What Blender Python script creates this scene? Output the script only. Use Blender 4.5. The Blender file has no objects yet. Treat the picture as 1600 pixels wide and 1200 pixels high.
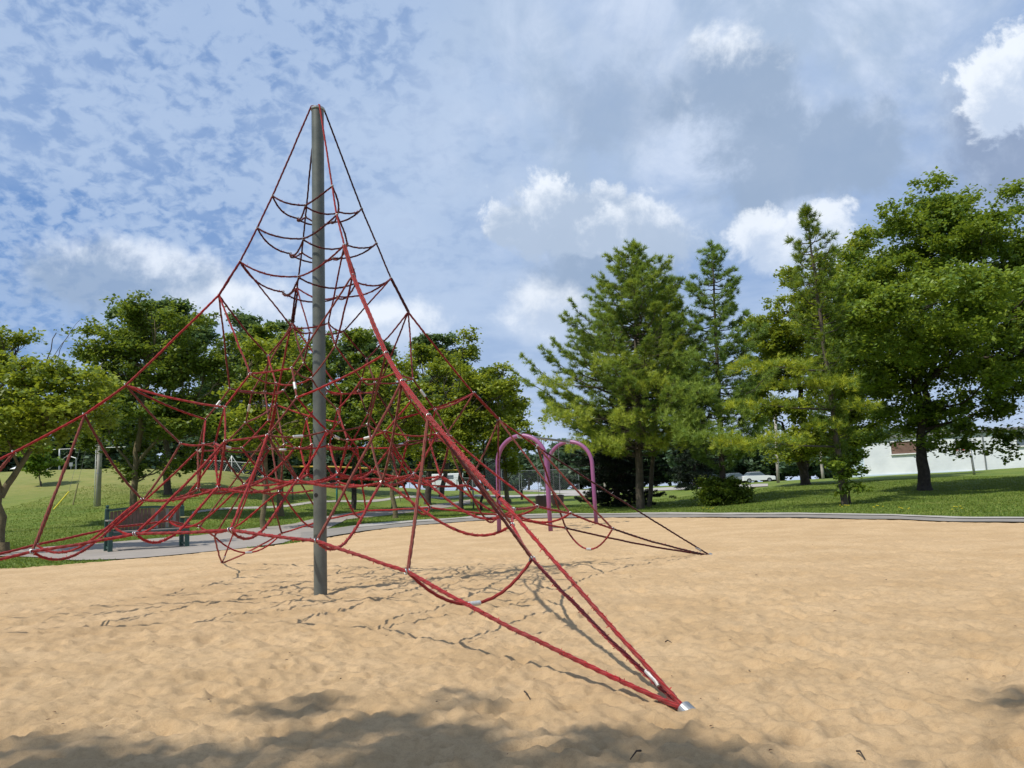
import bpy, math, random
import numpy as np
from mathutils import Vector, Matrix
R_ = math.radians
sc = bpy.context.scene

# ------------------------------------------------------------------ camera
FPX, PITCH, ROLL, EYE = 1221.0, 0.137, 0.040, 1.05     # for a 1600 px wide picture
_fw = np.array([0, math.cos(PITCH), math.sin(PITCH)]); _rt = np.array([1., 0, 0]); _up = np.cross(_rt, _fw)
CR = _rt*math.cos(ROLL) - _up*math.sin(ROLL); CU = _rt*math.sin(ROLL) + _up*math.cos(ROLL)
cam_d = bpy.data.cameras.new('camera'); cam = bpy.data.objects.new('camera', cam_d)
sc.collection.objects.link(cam); sc.camera = cam
cam_d.sensor_width = 36; cam_d.lens = FPX/1600*36; cam_d.clip_start = 0.05; cam_d.clip_end = 4000
M4 = Matrix(((CR[0], CU[0], -_fw[0], 0), (CR[1], CU[1], -_fw[1], 0), (CR[2], CU[2], -_fw[2], EYE), (0, 0, 0, 1)))
cam.matrix_world = M4
def ray(px, py):
    d = CR*((px-800)/FPX) - CU*((py-600)/FPX) + _fw
    return d/np.linalg.norm(d)
def at(px, py, Y):
    d = ray(px, py); t = Y/d[1]
    return np.array([0, 0, EYE]) + d*t
def mpp(Y): return Y/FPX                                  # metres per photo pixel at distance Y

# ------------------------------------------------------------------ light
SUN = np.array([-0.56, -0.42, 1.0]); SUN /= np.linalg.norm(SUN)
sl = bpy.data.lights.new('sun', 'SUN'); so = bpy.data.objects.new('sun', sl); sc.collection.objects.link(so)
sl.energy = 4.3; sl.angle = R_(0.6); sl.color = (1.0, 0.95, 0.86)
so.rotation_euler = Vector(SUN).to_track_quat('Z', 'Y').to_euler(); so.location = (-20, -15, 40)
sc.view_settings.view_transform = 'Standard'; sc.view_settings.look = 'None'
sc.view_settings.exposure = 0.12; sc.view_settings.gamma = 1.0; sc.view_settings.use_curve_mapping = False
sc.cycles.max_bounces = 8; sc.cycles.transparent_max_bounces = 8

W = bpy.data.worlds.new('World'); sc.world = W; W.use_nodes = True
nt = W.node_tree; nt.nodes.clear()
class NT:
    def __init__(s, t): s.t = t
    def n(s, typ, **kw):
        x = s.t.nodes.new(typ)
        for k, v in kw.items(): setattr(x, k, v)
        return x
    def put(s, sock, v):
        if v is None: return
        if isinstance(v, bpy.types.NodeSocket): s.t.links.new(v, sock)
        else:
            try: sock.default_value = v
            except Exception: sock.default_value = (*v, 1.0)
    def m(s, op, a, b=None, c=None, clamp=False):
        x = s.n('ShaderNodeMath', operation=op); x.use_clamp = clamp
        s.put(x.inputs[0], a); s.put(x.inputs[1], b); s.put(x.inputs[2], c); return x.outputs[0]
    def v(s, op, a, b=None, out=0):
        x = s.n('ShaderNodeVectorMath', operation=op); s.put(x.inputs[0], a)
        if b is not None: s.put(x.inputs[1], b)
        return x.outputs[out]
    def scale(s, a, k):
        x = s.n('ShaderNodeVectorMath', operation='SCALE'); s.put(x.inputs[0], a); s.put(x.inputs[3], k); return x.outputs[0]
    def noise(s, vec, scale, detail=4, rough=.55, dist=0, out=0):
        x = s.n('ShaderNodeTexNoise'); s.put(x.inputs['Vector'], vec); s.put(x.inputs['Scale'], scale)
        s.put(x.inputs['Detail'], detail); s.put(x.inputs['Roughness'], rough); s.put(x.inputs['Distortion'], dist); return x.outputs[out]
    def ss(s, x, lo, hi, a=0., b=1.):
        r = s.n('ShaderNodeMapRange', interpolation_type='SMOOTHSTEP')
        for i, q in enumerate((x, lo, hi, a, b)): s.put(r.inputs[i], q)
        return r.outputs[0]
    def mix(s, f, a, b, bt='MIX'):
        x = s.n('ShaderNodeMix', data_type='RGBA', blend_type=bt); s.put(x.inputs[0], f)
        s.put(x.inputs[6], a if isinstance(a, bpy.types.NodeSocket) else (*a, 1)); s.put(x.inputs[7], b if isinstance(b, bpy.types.NodeSocket) else (*b, 1))
        return x.outputs[2]
w = NT(nt)
sky = w.n('ShaderNodeTexSky', sky_type='NISHITA'); sky.sun_disc = False
sky.sun_elevation = math.asin(SUN[2]); sky.sun_rotation = math.atan2(SUN[0], SUN[1])
sky.air_density = 1.0; sky.dust_density = .6; sky.ozone_density = 2.0
tc = w.n('ShaderNodeTexCoord'); D = tc.outputs['Generated']
sp = w.n('ShaderNodeSeparateXYZ'); w.put(sp.inputs[0], D)
zc = w.m('MAXIMUM', sp.outputs[2], 0.0)
inv = w.m('DIVIDE', 1.0, w.m('ADD', zc, 0.10))
plane = w.scale(D, inv)
cmb = w.n('ShaderNodeCombineXYZ'); pz = w.n('ShaderNodeSeparateXYZ'); w.put(pz.inputs[0], plane)
w.put(cmb.inputs[0], pz.outputs[0]); w.put(cmb.inputs[1], pz.outputs[1]); P2 = cmb.outputs[0]
base = w.mix(.7, sky.outputs[0], (1.25, 2.6, 5.6))
# broad grey-white veil
n1 = w.noise(P2, .75, 7, .6, .3)
dL = w.v('DOT_PRODUCT', D, tuple(ray(330, 90)), out=1)
left = w.ss(dL, .93, .995)
dBL = w.v('DOT_PRODUCT', D, tuple(ray(20, 480)), out=1)
dMid = w.v('DOT_PRODUCT', D, tuple(ray(720, 330)), out=1)
veil = w.m('ADD', w.ss(n1, .18, .56), w.m('MULTIPLY', w.ss(dMid, .955, 1.0), .45))
veil = w.m('SUBTRACT', veil, w.m('MULTIPLY', left, .55)); veil = w.m('SUBTRACT', veil, w.m('MULTIPLY', w.ss(dBL, .985, 1.0), .7), clamp=True)
n2 = w.noise(P2, 2.4, 6, .55, .2)
veilc = w.mix(w.ss(n2, .36, .64), (3.5, 4.6, 6.5), (4.7, 5.7, 7.3))
col = w.mix(w.m('MULTIPLY', veil, .80), base, veilc)
# small rippled puffs (mackerel sky)
P3 = w.scale(D, w.m('DIVIDE', 1.0, w.m('ADD', zc, 0.55))); n3 = w.noise(P3, 44.0, 5, .55, .3); n3b = w.noise(P3, 9.0, 4, .55, .3)
puff = w.ss(w.m('ADD', n3, w.m('MULTIPLY', w.m('SUBTRACT', n3b, .5), .55)), .34, .58)
pm = w.m('MULTIPLY', puff, w.ss(dL, .86, .985)); pm = w.m('MULTIPLY', pm, .68)
col = w.mix(pm, col, (4.2, 5.3, 7.1))
# cumulus
def blob(col, px, py, rx, ry, dark, light, k=.62, split=0.0, amt=.95, sc_=7.0, soft=.35, off=0.):
    c = ray(px, py); r = np.cross(c, [0, 0, 1]); r /= np.linalg.norm(r); u = np.cross(r, c)
    dv = w.v('SUBTRACT', D, tuple(c))
    nz = w.noise(w.v('ADD', D, (off, off*.7, 0)), sc_, 11, .62, .25)
    nzc = w.m('MULTIPLY', w.m('SUBTRACT', nz, .5), k*4.0)
    uu = w.m('DIVIDE', w.v('DOT_PRODUCT', dv, tuple(r), out=1), rx/FPX); vv = w.m('DIVIDE', w.v('DOT_PRODUCT', dv, tuple(u), out=1), ry/FPX)
    dd = w.m('SQRT', w.m('ADD', w.m('MULTIPLY', uu, uu), w.m('MULTIPLY', vv, vv)))
    mask = w.ss(w.m('ADD', dd, nzc), 1.0+soft, 1.0-soft)
    nz2 = w.noise(w.v('ADD', D, (.013, .3, -.012)), sc_*1.9, 10, .62, .2)
    sh = w.m('ADD', w.m('ADD', vv, w.m('MULTIPLY', w.m('SUBTRACT', nz2, .5), 5.0)), w.m('MULTIPLY', w.m('SUBTRACT', dd, .6), .5))
    cc = w.mix(w.ss(sh, split-.9, split+.9), dark, light)
    return w.mix(w.m('MULTIPLY', mask, amt), col, cc)
GR, WH, MD = (2.75, 3.65, 5.1), (7.8, 8.3, 9.0), (4.9, 5.8, 7.3)
# mottled grey-white mass over the middle and right
dR = w.v('DOT_PRODUCT', D, tuple(ray(1180, 180)), out=1); nb1 = w.noise(D, 5.5, 9, .6, .5); nb2 = w.noise(w.v('ADD', D, (.02, .4, -.03)), 7, 9, .58, .4)
mass = w.m('MULTIPLY', w.ss(dR, .90, .985), w.ss(nb1, .40, .60)); col = w.mix(w.m('MULTIPLY', mass, .75), col, w.mix(w.ss(nb2, .38, .62), (3.5, 4.5, 6.0), (6.0, 6.8, 8.2)))
col = blob(col, 1255, 225, 150, 72, GR, MD, split=1.0, off=.2, amt=.85, sc_=10, k=.8)
col = blob(col, 1145, 135, 105, 62, GR, WH, split=.8, off=.9, amt=.85, sc_=10, k=.8)
col = blob(col, 980, 130, 110, 80, GR, MD, split=.3, off=3.1, amt=.55, sc_=8)
col = blob(col, 1620, 225, 120, 95, (2.4, 3.1, 4.5), MD, split=.6, off=1.3, amt=.85)
col = blob(col, 1640, 105, 100, 66, MD, WH, split=.1, off=1.9, soft=.12, sc_=11)
col = blob(col, 930, 430, 125, 90, GR, MD, split=.6, off=.5, amt=.9, sc_=9)
col = blob(col, 900, 345, 125, 68, (3.9, 4.8, 6.2), WH, split=.75, off=2.3, soft=.13, sc_=12, amt=.92)
col = blob(col, 990, 365, 90, 50, (4.0, 4.9, 6.3), WH, split=.5, off=2.9, amt=.85, sc_=12, soft=.18)
col = blob(col, 850, 495, 60, 48, MD, WH, split=.3, off=2.6, amt=.8, sc_=10)
col = blob(col, 1225, 375, 90, 46, MD, WH, split=.2, off=1.1, amt=.85, sc_=12, soft=.15)
col = blob(col, 190, 435, 130, 45, GR, WH, split=.7, off=.1, amt=.75, sc_=10)
col = blob(col, 370, 480, 80, 35, MD, WH, split=.2, off=.4, amt=.85, sc_=11)
col = blob(col, 600, 510, 90, 34, MD, WH, split=.1, off=.7, amt=.85, sc_=11)
hz = w.ss(sp.outputs[2], .16, .0)
col = w.mix(w.m('MULTIPLY', hz, .55), col, (5.4, 6.3, 7.8))
bg = w.n('ShaderNodeBackground'); w.put(bg.inputs[0], col); bg.inputs[1].default_value = 0.108
wo = w.n('ShaderNodeOutputWorld'); nt.links.new(bg.outputs[0], wo.inputs[0])
W.cycles.sampling_method = 'MANUAL'; W.cycles.sample_map_resolution = 512

# ------------------------------------------------------------------ helpers
COL = sc.collection
rng = np.random.default_rng(7)
def mesh_obj(name, V, F, mat=None, parent=None, smooth=False, uv=None, col=None, mat2=None, split=0):
    """V (n,3); F: (m,k) array or list of faces -> one mesh object"""
    me = bpy.data.meshes.new(name); V = np.asarray(V, dtype=np.float32)
    if isinstance(F, np.ndarray):
        m, k = F.shape
        me.vertices.add(len(V)); me.vertices.foreach_set('co', V.ravel())
        me.loops.add(m*k); me.loops.foreach_set('vertex_index', F.astype(np.int32).ravel())
        me.polygons.add(m); me.polygons.foreach_set('loop_start', np.arange(0, m*k, k, dtype=np.int32))
        try: me.polygons.foreach_set('loop_total', np.full(m, k, dtype=np.int32))
        except Exception: pass
        me.update(calc_edges=True)
    else:
        me.from_pydata([tuple(map(float, v)) for v in V], [], [tuple(map(int, f)) for f in F]); me.update()
    if smooth: me.polygons.foreach_set('use_smooth', np.ones(len(me.polygons), dtype=bool))
    if uv is not None:
        l = me.uv_layers.new(name='UVMap'); idx = np.zeros(len(me.loops), dtype=np.int32); me.loops.foreach_get('vertex_index', idx)
        l.data.foreach_set('uv', np.asarray(uv, dtype=np.float32)[idx].ravel())
    if col is not None:
        a = me.attributes.new('tint', 'FLOAT', 'POINT'); a.data.foreach_set('value', np.asarray(col, dtype=np.float32))
    o = bpy.data.objects.new(name, me); COL.objects.link(o)
    if mat: me.materials.append(mat)
    if mat2: me.materials.append(mat2); me.polygons.foreach_set('material_index', (np.arange(len(me.polygons)) >= split).astype(np.int32))
    if parent: o.parent = parent
    return o
class MB:
    """collects shapes, builds ONE mesh object"""
    def __init__(s): s.V = []; s.F = []; s.n = 0
    def add(s, V, F):
        V = np.asarray(V, float); s.V.append(V); s.F += [tuple(int(i)+s.n for i in f) for f in F]; s.n += len(V); return s
    def box(s, c, size, rot=None, bev=0.0):
        c = np.array(c, float); h = np.array(size, float)/2
        if bev > 0:
            b = min(bev, h.min()*.9); pts = []
            for sx in (-1, 1):
                for sy in (-1, 1):
                    for sz in (-1, 1):
                        for ax in range(3):
                            q = h - b; q = q*np.array([sx, sy, sz]); q[ax] = h[ax]*[sx, sy, sz][ax]; pts.append(q)
            import bmesh
            bm = bmesh.new()
            for q in pts: bm.verts.new(q)
            bmesh.ops.convex_hull(bm, input=bm.verts)
            bm.verts.index_update(); V = np.array([v.co[:] for v in bm.verts]); F = [[v.index for v in f.verts] for f in bm.faces]; bm.free()
        else:
            V = np.array([[x, y, z] for x in (-1, 1) for y in (-1, 1) for z in (-1, 1)])*h
            F = [(0, 1, 3, 2), (4, 6, 7, 5), (0, 4, 5, 1), (2, 3, 7, 6), (0, 2, 6, 4), (1, 5, 7, 3)]
        if rot is not None: V = V @ np.asarray(rot).T
        return s.add(V + c, F)
    def tube(s, pts, r, n=10, caps=True):
        V, F, _ = tube_arr(pts, r, n); V = list(V); F = [tuple(f) for f in F]
        if caps:
            m = len(pts); F.append(tuple(range(n-1, -1, -1))); F.append(tuple(range((m-1)*n, m*n)))
        return s.add(np.array(V), F)
    def build(s, name, mat, parent=None, smooth=False):
        return mesh_obj(name, np.concatenate(s.V), s.F, mat, parent, smooth)
def frames(pts):
    pts = np.asarray(pts, float); t = np.gradient(pts, axis=0); t /= np.linalg.norm(t, axis=1)[:, None]+1e-12
    a = np.array([0, 0, 1.]) if abs(t[0][2]) < .9 else np.array([1., 0, 0])
    N = np.zeros_like(pts); n = np.cross(t[0], a); n /= np.linalg.norm(n); N[0] = n
    for i in range(1, len(pts)):
        n = n - t[i]*np.dot(n, t[i]); n /= np.linalg.norm(n)+1e-12; N[i] = n
    return t, N, np.cross(t, N)
def tube_arr(pts, r, n=10, twist=None):
    pts = np.asarray(pts, float); t, N, B = frames(pts); m = len(pts)
    th = np.linspace(0, 2*np.pi, n, endpoint=False)
    r = np.broadcast_to(np.asarray(r, float).reshape(-1, 1) if np.ndim(r) < 2 else r, (m, n))
    V = pts[:, None, :] + r[..., None]*(np.cos(th)[None, :, None]*N[:, None, :] + np.sin(th)[None, :, None]*B[:, None, :])
    i = np.arange(m-1)[:, None]*n; j = np.arange(n)[None, :]; j2 = (j+1) % n
    F = np.stack([i+j, i+j2, i+n+j2, i+n+j], -1).reshape(-1, 4)
    return V.reshape(-1, 3), F, th
def tag(o, label=None, cat=None, group=None, kind=None):
    for k, v in (('label', label), ('category', cat), ('group', group), ('kind', kind)):
        if v: o[k] = v
    return o
def empty(name, loc, rz=0, **kw):
    o = bpy.data.objects.new(name, None); COL.objects.link(o); o.location = loc; o.rotation_euler = (0, 0, rz); o.empty_display_size = .2
    return tag(o, **kw)
def clear_parent(o, root):
    """geometry of o was written in world coordinates: make it local to its thing"""
    o.parent = root; o.matrix_parent_inverse = (Matrix.Translation(root.location) @ root.rotation_euler.to_matrix().to_4x4()).inverted()
    return o
def rotz(a): return np.array([[math.cos(a), -math.sin(a), 0], [math.sin(a), math.cos(a), 0], [0, 0, 1]])
# value noise
_perm = np.random.default_rng(3).random((256, 256))
def vnoise(x, y):
    xi = np.floor(x).astype(int); yi = np.floor(y).astype(int); fx = x-xi; fy = y-yi
    fx = fx*fx*(3-2*fx); fy = fy*fy*(3-2*fy)
    g = lambda a, b: _perm[a & 255, b & 255]
    return (g(xi, yi)*(1-fx)+g(xi+1, yi)*fx)*(1-fy) + (g(xi, yi+1)*(1-fx)+g(xi+1, yi+1)*fx)*fy
def fbm(x, y, o=4):
    s = 0; a = 1; t = 0
    for i in range(o): s = s + a*vnoise(x*2**i+17*i, y*2**i+31*i); t += a; a *= .5
    return s/t

# ------------------------------------------------------------------ materials
def mat(name, col, rough=.6, metal=0., noise=None, bump=None, spec=.5, trans=0.):
    """noise=(scale, amount, colour2); bump=(scale, strength, dist)"""
    m = bpy.data.materials.new(name); m.use_nodes = True; t = NT(m.node_tree); b = m.node_tree.nodes['Principled BSDF']
    b.inputs['Roughness'].default_value = rough; b.inputs['Metallic'].default_value = metal; b.inputs['Specular IOR Level'].default_value = spec
    b.inputs['Base Color'].default_value = (*col, 1)
    o = t.n('ShaderNodeTexCoord').outputs['Object']
    if noise:
        f = t.ss(t.noise(o, noise[0], 5, .6), .5-noise[1]*.5, .5+noise[1]*.5)
        t.put(b.inputs['Base Color'], t.mix(f, col, noise[2]))
    if bump:
        bp = t.n('ShaderNodeBump'); bp.inputs['Strength'].default_value = bump[1]; bp.inputs['Distance'].default_value = bump[2]
        t.put(bp.inputs['Height'], t.noise(o, bump[0], 5, .6)); t.put(b.inputs['Normal'], bp.outputs[0])
    return m
def leaf_mat(name, c1, c2, c3, tr=.35, rough=.45, nz=.5):
    m = bpy.data.materials.new(name); m.use_nodes = True; t = NT(m.node_tree); nt_ = m.node_tree; nt_.nodes.clear()
    at_ = t.n('ShaderNodeAttribute', attribute_name='tint').outputs['Fac']
    o = t.n('ShaderNodeTexCoord').outputs['Object']
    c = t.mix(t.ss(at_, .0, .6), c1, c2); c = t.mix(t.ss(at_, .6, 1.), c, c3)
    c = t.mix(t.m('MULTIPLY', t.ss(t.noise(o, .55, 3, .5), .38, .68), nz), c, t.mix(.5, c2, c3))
    p = t.n('ShaderNodeBsdfPrincipled'); t.put(p.inputs['Base Color'], c); p.inputs['Roughness'].default_value = rough; p.inputs['Specular IOR Level'].default_value = .35
    q = t.n('ShaderNodeBsdfTranslucent'); t.put(q.inputs[0], t.mix(.5, c, (c3[0]*1.6, c3[1]*1.5, c3[2])))
    x = t.n('ShaderNodeMixShader'); x.inputs[0].default_value = tr; nt_.links.new(p.outputs[0], x.inputs[1]); nt_.links.new(q.outputs[0], x.inputs[2])
    ou = t.n('ShaderNodeOutputMaterial'); nt_.links.new(x.outputs[0], ou.inputs[0]); return m
def rope_mat(name, c1, c2, c3):
    m = bpy.data.materials.new(name); m.use_nodes = True; t = NT(m.node_tree); b = m.node_tree.nodes['Principled BSDF']
    T = t.n('ShaderNodeTexCoord'); s = t.n('ShaderNodeSeparateXYZ'); t.put(s.inputs[0], T.outputs['UV'])
    ph = t.m('ADD', t.m('MULTIPLY', s.outputs[0], 6*6.28318), t.m('MULTIPLY', s.outputs[1], 6.28318*3))
    st = t.m('ADD', t.m('MULTIPLY', t.m('SINE', ph), .5), .5)
    n1 = t.ss(t.noise(T.outputs['Object'], 1.1, 4, .6), .36, .62); n2 = t.ss(t.noise(T.outputs['Object'], 22, 4, .7), .45, .7)
    c = t.mix(n1, c1, c2); c = t.mix(t.m('MULTIPLY', n2, .55), c, c3); c = t.mix(t.m('MULTIPLY', t.m('SUBTRACT', 1., st), .75), c, tuple(x*.22 for x in c1))
    t.put(b.inputs['Base Color'], c); b.inputs['Roughness'].default_value = .95; b.inputs['Specular IOR Level'].default_value = .12
    b.inputs['Sheen Weight'].default_value = .15
    bp = t.n('ShaderNodeBump'); bp.inputs['Strength'].default_value = .8; bp.inputs['Distance'].default_value = .002
    t.put(bp.inputs['Height'], st); t.put(b.inputs['Normal'], bp.outputs[0]); return m
MAT = {
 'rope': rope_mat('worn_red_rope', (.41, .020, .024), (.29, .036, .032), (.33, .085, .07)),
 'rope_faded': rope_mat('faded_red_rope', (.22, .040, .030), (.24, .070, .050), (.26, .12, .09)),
 'rope_dark': rope_mat('dark_red_rope', (.085, .010, .013), (.055, .014, .014), (.13, .03, .028)),  # darker red for top rings, upper ridges and far-corner spans
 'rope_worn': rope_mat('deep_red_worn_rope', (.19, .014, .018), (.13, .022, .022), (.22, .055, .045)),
 'fuzz': mat('frayed_rope_fibre', (.42, .03, .03), .9),
 'mast': mat('grey_green_steel', (.080, .090, .080), .45, .2, noise=(5, .45, (.13, .14, .122)), bump=(60, .12, .002)),
 'hole': mat('dark_opening', (.01, .01, .01), .9),
 'silver': mat('aluminium', (.50, .50, .49), .38, .85, noise=(9, .5, (.33, .33, .32))),
 'ferrule': mat('pressed_aluminium_sleeve', (.58, .58, .56), .45, .4, noise=(30, .6, (.40, .39, .37))),
 'purple': mat('purple_coated_steel', (.215, .062, .165), .4, 0, noise=(1.5, .6, (.26, .09, .20)), bump=(30, .1, .002)),
 'galv': mat('galvanised_pipe', (.36, .37, .37), .45, .7, noise=(6, .5, (.26, .27, .27))),
 'black': mat('black_rubber', (.012, .012, .014), .55), 'chain': mat('steel_chain', (.2, .2, .2), .5, .6),
 'greenpaint': mat('dark_green_paint', (.012, .045, .035), .45, noise=(7, .5, (.02, .065, .05))),
 'plank': mat('weathered_brown_plank', (.085, .042, .028), .75, noise=(5, .7, (.16, .10, .075)), bump=(40, .3, .003)),
 'plank_tan': mat('tan_plank', (.30, .17, .09), .75, noise=(8, .6, (.20, .12, .07)), bump=(40, .3, .003)),
 'plank_grey': mat('grey_weathered_plank', (.24, .23, .21), .8, noise=(8, .6, (.16, .14, .12)), bump=(40, .3, .003)),
 'bark': mat('brown_bark', (.055, .042, .03), .9, noise=(5, .5, (.11, .09, .065)), bump=(18, .9, .03)),
 'bark_warm': mat('lichen_bark', (.10, .075, .035), .9, noise=(4, .5, (.16, .13, .07)), bump=(18, .9, .03)),
 'bark_dark': mat('dark_pine_bark', (.028, .021, .017), .95, noise=(6, .5, (.07, .055, .045)), bump=(16, .9, .03)),
 'polewood': mat('weathered_pole_wood', (.30, .27, .24), .85, noise=(3, .6, (.42, .39, .35)), bump=(25, .4, .01)),
 'whitewall': mat('white_painted_block', (.74, .77, .80), .7, noise=(.45, .5, (.56, .60, .64))),
 'paleblue': mat('pale_blue_siding', (.50, .60, .70), .6), 'roof': mat('grey_roof_edge', (.17, .17, .18), .7),
 'brown': mat('brown_window_board', (.11, .06, .045), .7, noise=(2, .6, (.20, .12, .09))),
 'glass': mat('window_glass', (.10, .13, .16), .12), 'white': mat('white_paint', (.78, .78, .78), .4),
 'red': mat('red_rim', (.5, .03, .03), .5), 'yellow': mat('yellow_plastic', (.75, .62, .04), .5), 'yellowpaint': mat('yellow_beam', (.45, .31, .03), .5),
 'teal': mat('teal_coated_post', (.006, .14, .16), .4), 'khaki': mat('weathered_stake', (.22, .20, .08), .8),
 'tyre': mat('tyre', (.02, .02, .02), .8), 'silvercar': mat('silver_car', (.35, .37, .40), .3, .5), 'bluecar': mat('dark_car', (.03, .04, .06), .3, .3),
 'lamp': mat('lamp_lens', (.4, .05, .04), .3), 'panel': mat('pale_sign_panel', (.55, .57, .55), .4),
 'leafbit': mat('dry_leaf', (.10, .045, .018), .8), 'twig': mat('dark_twig', (.035, .022, .015), .9), 'fence': mat('fence_wire', (.30, .32, .32), .5, .5),
 'petal': mat('yellow_petal', (.75, .60, .02), .7), 'stem': mat('flower_stem', (.07, .13, .02), .7),
}
L_maple = leaf_mat('oak_leaf', (.062, .120, .018), (.14, .220, .024), (.27, .34, .038))
L_ash = leaf_mat('ash_leaf', (.080, .13, .016), (.18, .245, .024), (.32, .36, .036), .42)
L_dark = leaf_mat('deep_green_leaf', (.052, .105, .017), (.120, .185, .025), (.24, .30, .035), .38)
L_tall = leaf_mat('poplar_leaf', (.060, .115, .040), (.10, .17, .060), (.17, .24, .085), .35)
L_pine = leaf_mat('pine_needles', (.060, .130, .028), (.140, .240, .040), (.40, .46, .055), .35, .5)
L_pine2 = leaf_mat('blue_pine_needles', (.062, .135, .036), (.135, .235, .052), (.30, .39, .06), .35, .5)
L_yel = leaf_mat('yellowing_needles', (.060, .13, .020), (.12, .20, .026), (.42, .46, .035), .35, .5, .1)
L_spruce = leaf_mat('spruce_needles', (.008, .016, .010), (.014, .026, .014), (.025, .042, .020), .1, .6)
L_lime = leaf_mat('young_leaf', (.09, .17, .02), (.16, .27, .03), (.24, .36, .05), .4)
L_far = leaf_mat('hazed_distant_leaf', (.050, .095, .050), (.085, .140, .075), (.12, .18, .09), .3)  # bluish aerial haze is mixed into this leaf colour

# ------------------------------------------------------------------ terrain
TX = np.array([-1400, -600, 0, 150, 300, 450, 600, 700, 800, 900, 1000, 1100, 1250, 1450, 1600, 2300], float)
TY = np.array([0, 20, 27, 33, 40, 50, 60, 75, 100, 160, 700], float)
TZ = np.array([
 [0, 0, .00, .30, 1.1, 2.6, 4.0, 4.2, 4.2, 4.2, 4.2],
 [0, 0, .00, .30, 1.1, 2.6, 4.0, 4.2, 4.2, 4.2, 4.2],
 [0, 0, .00, .35, 1.2, 2.8, 4.1, 4.25, 4.3, 4.3, 4.3],
 [0, 0, .00, .35, 1.2, 2.8, 4.05, 4.15, 4.2, 4.2, 4.2],
 [0, 0, .00, .28, 1.0, 2.5, 3.65, 3.8, 3.9, 4.0, 4.0],
 [0, 0, .00, .10, .50, 1.5, 2.65, 2.9, 3.0, 3.0, 3.0],
 [0, 0, .00, .03, .12, .50, 1.2, 1.9, 2.1, 2.2, 2.2],
 [0, 0, .00, .00, .05, .20, .55, 1.2, 1.5, 1.7, 1.7],
 [0, 0, .00, .00, .05, .15, .35, .65, 1.0, 1.3, 1.3],
 [0, 0, .00, .00, .05, .15, .35, .60, .95, 1.1, 1.1],
 [0, 0, .00, .03, .12, .30, .50, .78, .95, 1.0, 1.0],
 [0, 0, .03, .12, .28, .50, .70, .80, .95, 1.0, 1.0],
 [0, 0, .12, .35, .60, .88, 1.05, 1.10, 1.1, 1.1, 1.1],
 [0, 0, .22, .42, .70, 1.0, 1.22, 1.30, 1.3, 1.3, 1.3],
 [0, .05, .30, .52, .80, 1.15, 1.40, 1.45, 1.45, 1.45, 1.45],
 [0, .05, .30, .52, .80, 1.15, 1.40, 1.45, 1.45, 1.45, 1.45]])
from bisect import bisect
def terr(X, Y):
    X = np.asarray(X, float); Y = np.asarray(Y, float)
    Yc = np.maximum(Y, .5); px = np.clip(793 + 1221*1.01*X/Yc, TX[0], TX[-1]-1e-3); yy = np.clip(Y, 0, TY[-1]-1e-3)
    i = np.clip(np.searchsorted(TX, px, 'right')-1, 0, len(TX)-2); j = np.clip(np.searchsorted(TY, yy, 'right')-1, 0, len(TY)-2)
    a = (px-TX[i])/(TX[i+1]-TX[i]); b = (yy-TY[j])/(TY[j+1]-TY[j]); a = a*a*(3-2*a); 
    z = (TZ[i, j]*(1-b)+TZ[i, j+1]*b)*(1-a) + (TZ[i+1, j]*(1-b)+TZ[i+1, j+1]*b)*a
    return z
def hit(px, py):
    d = ray(px, py); o = np.array([0, 0, EYE]); t = 2.0; last = t
    while t < 400:
        p = o + d*t
        if p[2] < terr(p[0], p[1]): 
            lo, hi = last, t
            for _ in range(18):
                m = (lo+hi)/2; q = o+d*m
                if q[2] < terr(q[0], q[1]): hi = m
                else: lo = m
            return o + d*hi
        last = t; t *= 1.02
    return o + d*400
def gz(x, y): return float(terr(x, y))

SAND_PX = [(-60, 893), (0, 889), (60, 886), (120, 881), (200, 874), (280, 867), (340, 861), (400, 856), (450, 850), (500, 842), (560, 831.5), (600, 826), (660, 820), (740, 814), (850, 810), (1000, 808.5), (1200, 809), (1400, 812), (1600, 817), (1900, 827)]
SAND = [hit(*p)[:2] for p in SAND_PX] + [np.array(q) for q in [(16, 8), (15, 2), (10, -5), (0, -8), (-9, -6), (-14, 2), (-14, 9)]]
SAND = np.array(SAND)
def sdist(X, Y, poly):
    X = np.asarray(X, float); Y = np.asarray(Y, float); d = np.full(X.shape, 1e9); ins = np.zeros(X.shape, bool)
    n = len(poly)
    for i in range(n):
        a = poly[i]; b = poly[(i+1) % n]; e = b-a; L2 = e@e
        t = np.clip(((X-a[0])*e[0]+(Y-a[1])*e[1])/L2, 0, 1)
        d = np.minimum(d, np.hypot(X-a[0]-t*e[0], Y-a[1]-t*e[1]))
        c = ((a[1] > Y) != (b[1] > Y)); xx = (b[0]-a[0])*(Y-a[1])/(b[1]-a[1]+1e-12)+a[0]
        ins ^= c & (X < xx)
    return np.where(ins, d, -d)
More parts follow.
